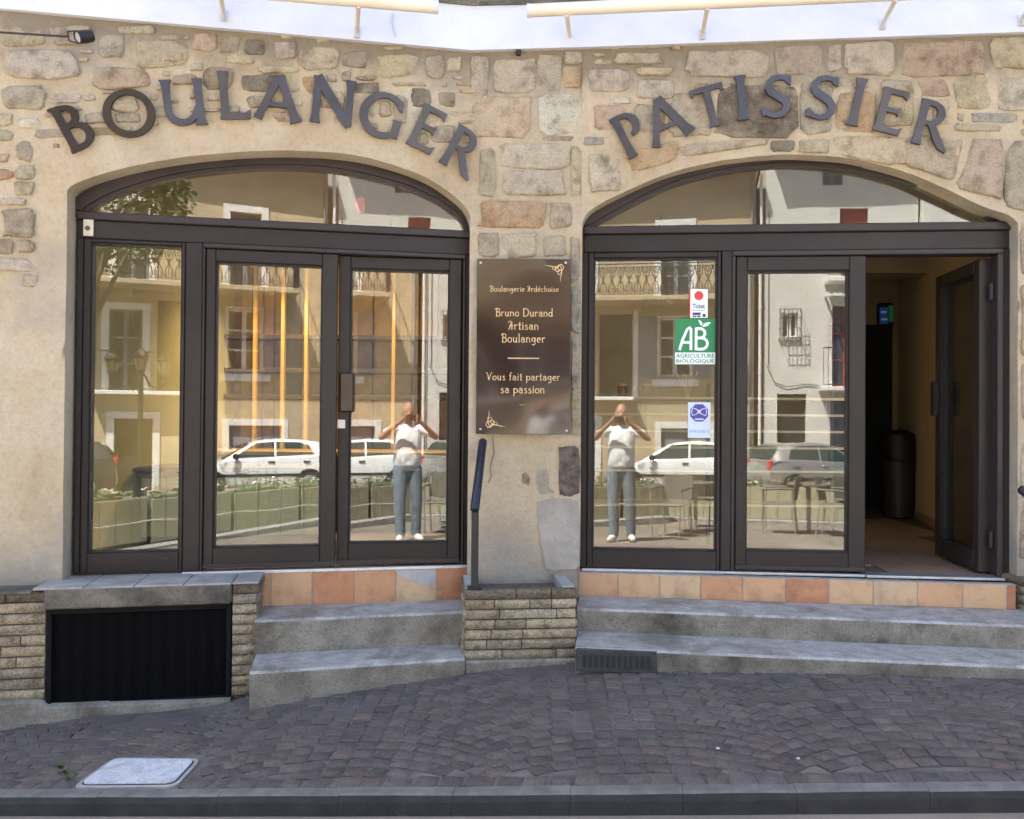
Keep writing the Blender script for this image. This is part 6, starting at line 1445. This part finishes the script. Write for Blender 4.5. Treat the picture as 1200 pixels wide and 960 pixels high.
row = [((-3.35, .05), (-2.35, -.9)), ((-2.3, -.95), (-1.3, -1.9)), ((-1.25, -1.95), (-.25, -2.9)), ((-.2, -2.95), (.5, -3.6))]
nm = ['nearest the left window', 'second in the slanting row', 'third in the slanting row', 'at the far end of the slanting row']
for (p, q), l in zip(row, nm): planter(p, q, 'olive boarded flower planter ' + l)
row2 = [((-.9, -4.15), (.3, -4.12)), ((.36, -4.12), (1.56, -4.1)), ((1.62, -4.1), (2.75, -4.05)), ((2.8, -4.05), (3.9, -4.0))]
for (p, q), l in zip(row2, ['leftmost of the straight back row', 'second in the straight back row', 'third in the straight back row', 'rightmost of the straight back row']): planter(p, q, 'olive boarded flower planter ' + l)
# low concrete kerb under the back row
for p, q, l in (((-1.0, -4.0), (4.0, -3.9), 'low grey concrete edging under the straight planter row'), ((-3.3, .25), (.5, -3.4), 'low grey concrete edging under the slanting planter row')):
    p, q = Vector((*p, 0)), Vector((*q, 0)); f = Frame(math.atan2((q - p).y, (q - p).x), origin=(p.x, p.y)); z0 = gz_(*((p + q) / 2).xy); L = (q - p).length; sg_ = 1 if f.n[1] > 0 else -1
    b = MB(); b.fbox(f, 0, L, min(sg_ * .04, -sg_ * .5), max(sg_ * .04, -sg_ * .5), z0 - .2, z0 + .06, .01); e = tag(b.obj('edging', M['slab']), l, 'edging')
# white rope strung along the boards
b = MB(); pts = []
for (p, q) in row:
    for t in (0, .25, .5, .75): x = lerp(p[0], q[0], t); y = lerp(p[1], q[1], t); pts.append((x + .04, y + .04, gz_(x, y) + .34 - .03 * math.sin(t * math.pi)))
b.tube(pts, .006, 5); tag(b.obj('rope', M['trim']), 'thin white rope strung along the slanting planters', 'rope')
# ---- terrace chairs and tables
M['chair'] = pmat('taupe_resin', (.13, .12, .09), (.17, .155, .12), 8, .5); M['chleg'] = pmat('chair_leg', (.4, .38, .34), (.5, .48, .44), 8, .4, metal=.5)
def chair_proto():
    t = thing('terrace_chair', 'x', 'chair', (0, 0, 0), 'café terrace chairs')
    b = MB(); b.cbox(-.22, .22, -.22, .22, .43, .455, .01); b.obj('seat', M['chair'], t)
    b = MB(); n = 8
    for i in range(n + 1):
        u = lerp(-1, 1, i / n); x = u * .22; yb = -.2 - .05 * (1 - u * u)
        for (yy, z) in ((yb, .5), (yb - .06, .84), (yb - .075, .84), (yb - .015, .5)): b.v.append((x, yy, z))
    for i in range(n):
        for j in range(4): b.f.append((i * 4 + j, i * 4 + (j + 1) % 4, (i + 1) * 4 + (j + 1) % 4, (i + 1) * 4 + j))
    b.f += [(0, 1, 2, 3), tuple(range(n * 4, n * 4 + 4))[::-1]]; b.obj('backrest', M['chair'], t, smooth=40)
    for sx in (-1, 1):
        MB().tube([(sx * .2, .2, 0), (sx * .21, .21, .45), (sx * .23, .2, .65)], .013, 8).obj('leg', M['chleg'], t)
        MB().tube([(sx * .2, -.26, 0), (sx * .21, -.21, .45), (sx * .2, -.26, .8)], .013, 8).obj('leg', M['chleg'], t)
        MB().tube([(sx * .23, .22, .65), (sx * .235, 0, .67), (sx * .22, -.24, .67)], .018, 8).obj('armrest', M['chair'], t)
    return t
cp = chair_proto()
spots = [(.62, -1.25, 20, 'taupe terrace chair reflected low in the right window, beside the photographer'), (2.15, -2.2, 100, 'taupe terrace chair left of the round table reflected in the right door'), (2.95, -1.95, -70, 'taupe terrace chair right of the round table reflected in the right door'), (1.0, -2.9, 170, 'taupe terrace chair standing close to the back planters'), (3.35, -3.0, -140, 'taupe terrace chair at the far right of the terrace')]
for i, (x, y, a, l) in enumerate(spots):
    o = cp if i == 0 else copy_tree(cp); o['label'] = l; o.location = (x, y, gz_(x, y)); o.rotation_euler = (0, 0, R_(a))
def table(x, y, l):
    z = gz_(x, y); t = thing('terrace_table', l, 'table', (x, y, z), 'café terrace tables')
    MB().lathe([(.3, .705), (.32, .71), (.32, .73), (.31, .735)], (x, y, z), 24).obj('table_top', M['chair'], t, smooth=40); MB().lathe([(.03, .02), (.03, .704)], (x, y, z), 12).obj('column', M['chleg'], t, smooth=60); MB().lathe([(.2, 0), (.2, .015), (.03, .03)], (x, y, z), 20).obj('base', M['black'], t, smooth=40)
table(2.6, -2.35, 'round taupe terrace table between two chairs, reflected in the right door'); table(.95, -2.05, 'round taupe terrace table near the photographer')
# ---- street lamp with three lanterns
lx, ly = -2.56, -12.; lz = gz_(lx, ly); sl_ = thing('street_lamp', 'dark street lamp with three lanterns reflected in the left window', 'street lamp', (lx, ly, lz))
MB().lathe([(.16, 0), (.16, .25), (.09, .35), (.06, 1.2), (.05, 3.0 - lz), (.02, 3.05 - lz)], (lx, ly, lz), 14).obj('post', M['iron'], sl_, smooth=50)
for dx in (-.62, 0, .5):
    x = lx + dx; zt_ = 3.2 if dx == 0 else 3.12
    if dx: MB().tube([(lx, ly, 2.7), (lx + dx * .4, ly, 2.3), (lx + dx * .8, ly, 2.22), (x, ly, 2.45), (x, ly, 2.6)], .025, 8).obj('arm', M['iron'], sl_)
    h = MB().lathe([(.06, 0), (.09, .02), (.16, .36), (.2, .38), (.14, .46), (.05, .56), (.02, .62)], (x, ly, zt_ - .6), 6).obj('lantern', M['iron'], sl_)
    for k in range(6):
        a = 2 * math.pi * (k + .5) / 6; c = Vector((x + .118 * math.cos(a), ly + .118 * math.sin(a), zt_ - .6 + .19)); e = Vector((-math.sin(a), math.cos(a), 0)) * .045; u = Vector((math.cos(a) * .035, math.sin(a) * .035, .13)); MB().add([c - e - u, c + e - u, c + e * 1.3 + u, c - e * 1.3 + u], [(0, 1, 2, 3)]).obj('pane', M['lantern_glass'] if 'lantern_glass' in M else M.setdefault('lantern_glass', pmat('lantern_glass', (.25, .22, .14), (.35, .3, .2), 6, .2)), h)
# ---- plane tree on the left
tr = thing('plane_tree', 'leafy tree on the left of the street reflected in the left glass', 'tree', (-3.6, -9, gz_(-3.6, -9)))
b = MB(); z0 = gz_(-3.6, -9); b.tube([(-3.6, -9, z0 - .1), (-3.62, -9, z0 + 1.5), (-3.5, -9, z0 + 3), (-3.4, -8.9, 4.2), (-3.3, -8.9, 5.6)], [.2, .16, .14, .11, .05], 10)
rg = random.Random(5); tips = []
for k in range(9):
    a = k * 2.4; e = Vector((-3.45 + 1.3 * math.cos(a), -8.95 + 1.3 * math.sin(a), 5.0 + rg.uniform(0, 1.6))); b.tube([(-3.45, -8.95, 3.4 + k * .15), Vector((-3.45, -8.95, 3.8 + k * .15)).lerp(e, .5), e], [.06, .04, .015], 6); tips.append(e)
b.obj('trunk', pmat('bark', (.12, .09, .06), (.22, .18, .13), 9, .9, .6, 20), tr)
lf = MB()
clumps = [(e + Vector((rg.gauss(0, .35), rg.gauss(0, .35), rg.gauss(0, .3))), rg.uniform(.3, .6)) for e in tips for _ in range(4)] + [(Vector((-1.9, -9, 6.1)), .45), (Vector((-2.2, -9, 5.9)), .5), (Vector((-3.0, -9, 4.9)), .45), (Vector((-2.5, -9.1, 4.95)), .35)]
for c, r in clumps:
    for i in range(95):
        v = Vector((rg.gauss(0, 1), rg.gauss(0, 1), rg.gauss(0, 1))).normalized() * r * rg.uniform(.4, 1) ** .5; p = c + v; s = rg.uniform(.05, .1); e = Vector((rg.gauss(0, 1), rg.gauss(0, 1), rg.gauss(0, .6))).normalized() * s; g = e.cross(Vector((rg.gauss(0, 1), rg.gauss(0, 1), rg.gauss(0, 1)))).normalized() * s * .55; lf.add([p - e, p + g, p + e, p - g], [(0, 1, 2, 3)])
o = lf.obj('crown', pmat('tree_leaf', (.05, .09, .02), (.09, .15, .04), 6, .55), tr); o['kind'] = 'stuff'
# ------------------------------------------------------------------ the photographer, seen in the glass
def blob(name, parts, mat, parent, voxel=.011, smooth=6):
    """one continuous surface grown from tapered limbs"""
    b = MB()
    for kind, *a in parts:
        if kind == 'limb':
            (p, r0), (q, r1) = a; p, q = Vector(p), Vector(q); d = q - p; n = 12
            pts = []; rr = []
            for i in range(5): t = math.pi / 2 * (1 - i / 4); pts.append(p - d.normalized() * r0 * math.sin(t)); rr.append(max(.0005, r0 * math.cos(t)))
            for i in range(5): t = math.pi / 2 * i / 4; pts.append(q + d.normalized() * r1 * math.sin(t)); rr.append(max(.0005, r1 * math.cos(t)))
            b.tube(pts, rr, n)
        else:
            c, r, rot = a; c = Vector(c); m_ = Matrix.Rotation(R_(rot), 3, 'X'); k = len(b.v); nu, nv = 16, 10
            for j in range(nv + 1):
                ph = -math.pi / 2 + math.pi * j / nv
                for i in range(nu): th_ = 2 * math.pi * i / nu; b.v.append(tuple(c + m_ @ Vector((r[0] * math.cos(ph) * math.cos(th_), r[1] * math.cos(ph) * math.sin(th_), r[2] * math.sin(ph)))))
            for j in range(nv):
                for i in range(nu): b.f.append((k + j * nu + i, k + j * nu + (i + 1) % nu, k + (j + 1) * nu + (i + 1) % nu, k + (j + 1) * nu + i))
    me = b.mesh(name, mat); o = bpy.data.objects.new('tmp', me); col.objects.link(o)
    r = o.modifiers.new('r', 'REMESH'); r.mode = 'VOXEL'; r.voxel_size = voxel; r.use_smooth_shade = True
    s = o.modifiers.new('s', 'SMOOTH'); s.iterations = smooth; s.factor = .5
    dg = bpy.context.evaluated_depsgraph_get(); m2 = bpy.data.meshes.new_from_object(o.evaluated_get(dg)); bpy.data.objects.remove(o)
    m2.name = name; m2.materials.clear(); m2.materials.append(mat)
    for p in m2.polygons: p.use_smooth = True
    return link(name, m2, parent)
M['skin'] = pmat('skin', (.42, .22, .14), (.5, .28, .19), 12, .5); M['shirt'] = pmat('white_cotton', (.84, .84, .86), (.88, .88, .9), 6, .85, 1.0, 8)
M['denim'] = pmat('blue_denim', (.11, .155, .2), (.23, .285, .34), 9, .85, 1.0, 9); M['shoe'] = pmat('white_shoe', (.7, .7, .68), (.78, .78, .76), 10, .6); M['beard'] = pmat('grey_beard', (.2, .16, .13), (.35, .3, .26), 60, .9, .6, 80)
py = -.30
pe = thing('person', 'bald bearded person in white T-shirt and blue jeans photographing with a phone', 'person', (0, py, 0))
J = {}
for s in (-1, 1):
    J['sh', s] = (s * .185, py, 1.455); J['el', s] = (s * .345, py + .10, 1.335 if s < 0 else 1.34); J['wr', s] = (s * .125, py + .245, 1.535)
body = [('ell', (0, py + .015, 1.665), (.076, .096, .118), 0), ('ell', (0, py + .055, 1.615), (.058, .06, .065), 0), ('limb', ((0, py - .01, 1.45), .062), ((0, py + .01, 1.58), .055)), ('limb', ((0, py + .10, 1.655), .014), ((0, py + .118, 1.632), .018)),
        ('limb', ((-.14, py, 1.42), .06), ((.14, py, 1.42), .06)), ('ell', (0, py, 1.3), (.15, .1, .16), 0), ('ell', (0, py + .01, 1.05), (.15, .11, .16), 0)]
for s in (-1, 1):
    body += [('limb', (J['sh', s], .056), (J['el', s], .042)), ('limb', (J['el', s], .042), (J['wr', s], .027)), ('ell', (s * .078, py + .01, 1.65), (.012, .026, .034), 0), ('limb', ((s * .03, py + .098, 1.683), .012), ((s * .034, py + .096, 1.684), .012))]
    w_ = Vector(J['wr', s]); kn = Vector((s * .088, -.034, 1.575))
    body += [('limb', (w_, .024), (kn, .026))]
    # four fingers round the far side of the phone, thumb on the near side
    for i in range(4):
        b0 = Vector((s * (.092 - .004 * i), -.03 + .002 * i, 1.612 - i * .018)); b1 = Vector((s * (.088 - .004 * i), .0065, 1.614 - i * .018)); b2 = Vector((s * (.066 - .004 * (i % 2)), .0085, 1.612 - i * .018 + .004))
        body += [('limb', (b0, .0092), (b1, .0088)), ('limb', (b1, .0085), (b2, .0078))]
    t0 = Vector((s * .085, -.04, 1.556)); t1 = Vector((s * .066, -.034, 1.568)); t2 = Vector((s * .05, -.026, 1.575)); body += [('limb', (t0, .011), (t1, .0105)), ('limb', (t1, .0105), (t2, .009))]
blob('body', body, M['skin'], pe, .0065, 4)
blob('beard', [('ell', (0, py + .062, 1.585), (.06, .058, .036), 0), ('limb', ((-.06, py + .03, 1.62), .018), ((-.045, py + .07, 1.585), .022)), ('limb', ((.06, py + .03, 1.62), .018), ((.045, py + .07, 1.585), .022))], M['beard'], pe, .008, 3)
for s in (-1, 1):
    MB().lathe([(.001, .011), (.008, .009), (.011, .003), (.011, -.002)], (s * .032, py + .098, 1.672), 10, (0, 1, 0)).obj('eye', pmat('eye_white', (.6, .58, .55), (.7, .68, .66), 9, .3) if s < 0 else bpy.data.materials['eye_white'], pe, smooth=True)
shirt = [('ell', (0, py, 1.31), (.178, .115, .19), 0), ('limb', ((-.13, py, 1.43), .06), ((.13, py, 1.43), .06)), ('ell', (0, py + .02, 1.13), (.165, .125, .2), 0), ('limb', ((-.05, py + .015, 1.3), .11), ((-.05, py + .025, 1.05), .115)), ('limb', ((.05, py + .015, 1.3), .11), ((.05, py + .025, 1.05), .115)), ('ell', (0, py + .01, .99), (.165, .125, .09), 0), ('limb', ((0, py, 1.44), .07), ((0, py + .005, 1.478), .06))]
for s in (-1, 1):
    e = Vector(J['sh', s]).lerp(Vector(J['el', s]), .58); shirt += [('limb', ((s * .165, py, 1.44), .066), (tuple(e), .058)), ('limb', ((s * .12, py, 1.38), .06), ((s * .12, py, 1.0), .06))]
blob('shirt', shirt, M['shirt'], pe, .011, 5)
hips = {-1: ((-.09, py, .92), (-.1, py + .03, .5), (-.085, py + .02, .1)), 1: ((.09, py, .92), (.12, py + .0, .5), (.125, py - .06, .1))}
jeans = [('ell', (0, py, .93), (.16, .12, .1), 0)]
for s in (-1, 1):
    h, k_, a = hips[s]; jeans += [('limb', (h, .1), (k_, .077)), ('limb', (k_, .078), (a, .066))]
blob('jeans', jeans, M['denim'], pe, .011, 3)
for s in (-1, 1):
    a = Vector(hips[s][2]); tw = Vector((s * .05, .2, 0)); 
    blob('shoe', [('limb', ((a.x, a.y - .03, .05), .045), (tuple(Vector((a.x, a.y, .042)) + tw * .5), .042)), ('limb', (tuple(Vector((a.x, a.y, .042)) + tw * .5), .044), (tuple(Vector((a.x, a.y, .036)) + tw * .85), .036)), ('limb', ((a.x, a.y, .06), .045), ((a.x, a.y, .1), .042))], M['shoe'], pe, .009, 3)
ph = thing('phone', 'black smartphone held sideways in front of the photographer', 'phone', (0, -.012, 1.54))
MB().cbox(-.072, .072, -.0145, -.0065, 1.545, 1.618, .003).obj('body', M['black'], ph); MB().box(-.068, .068, -.0152, -.0146, 1.549, 1.614).obj('screen', M['hglass'], ph); MB().lathe([(.005, 0), (.006, .0012), (.004, .0016)], (.0, -.0064, 1.5815), 12, (0, 1, 0)).obj('lens', M['hglass'], ph)
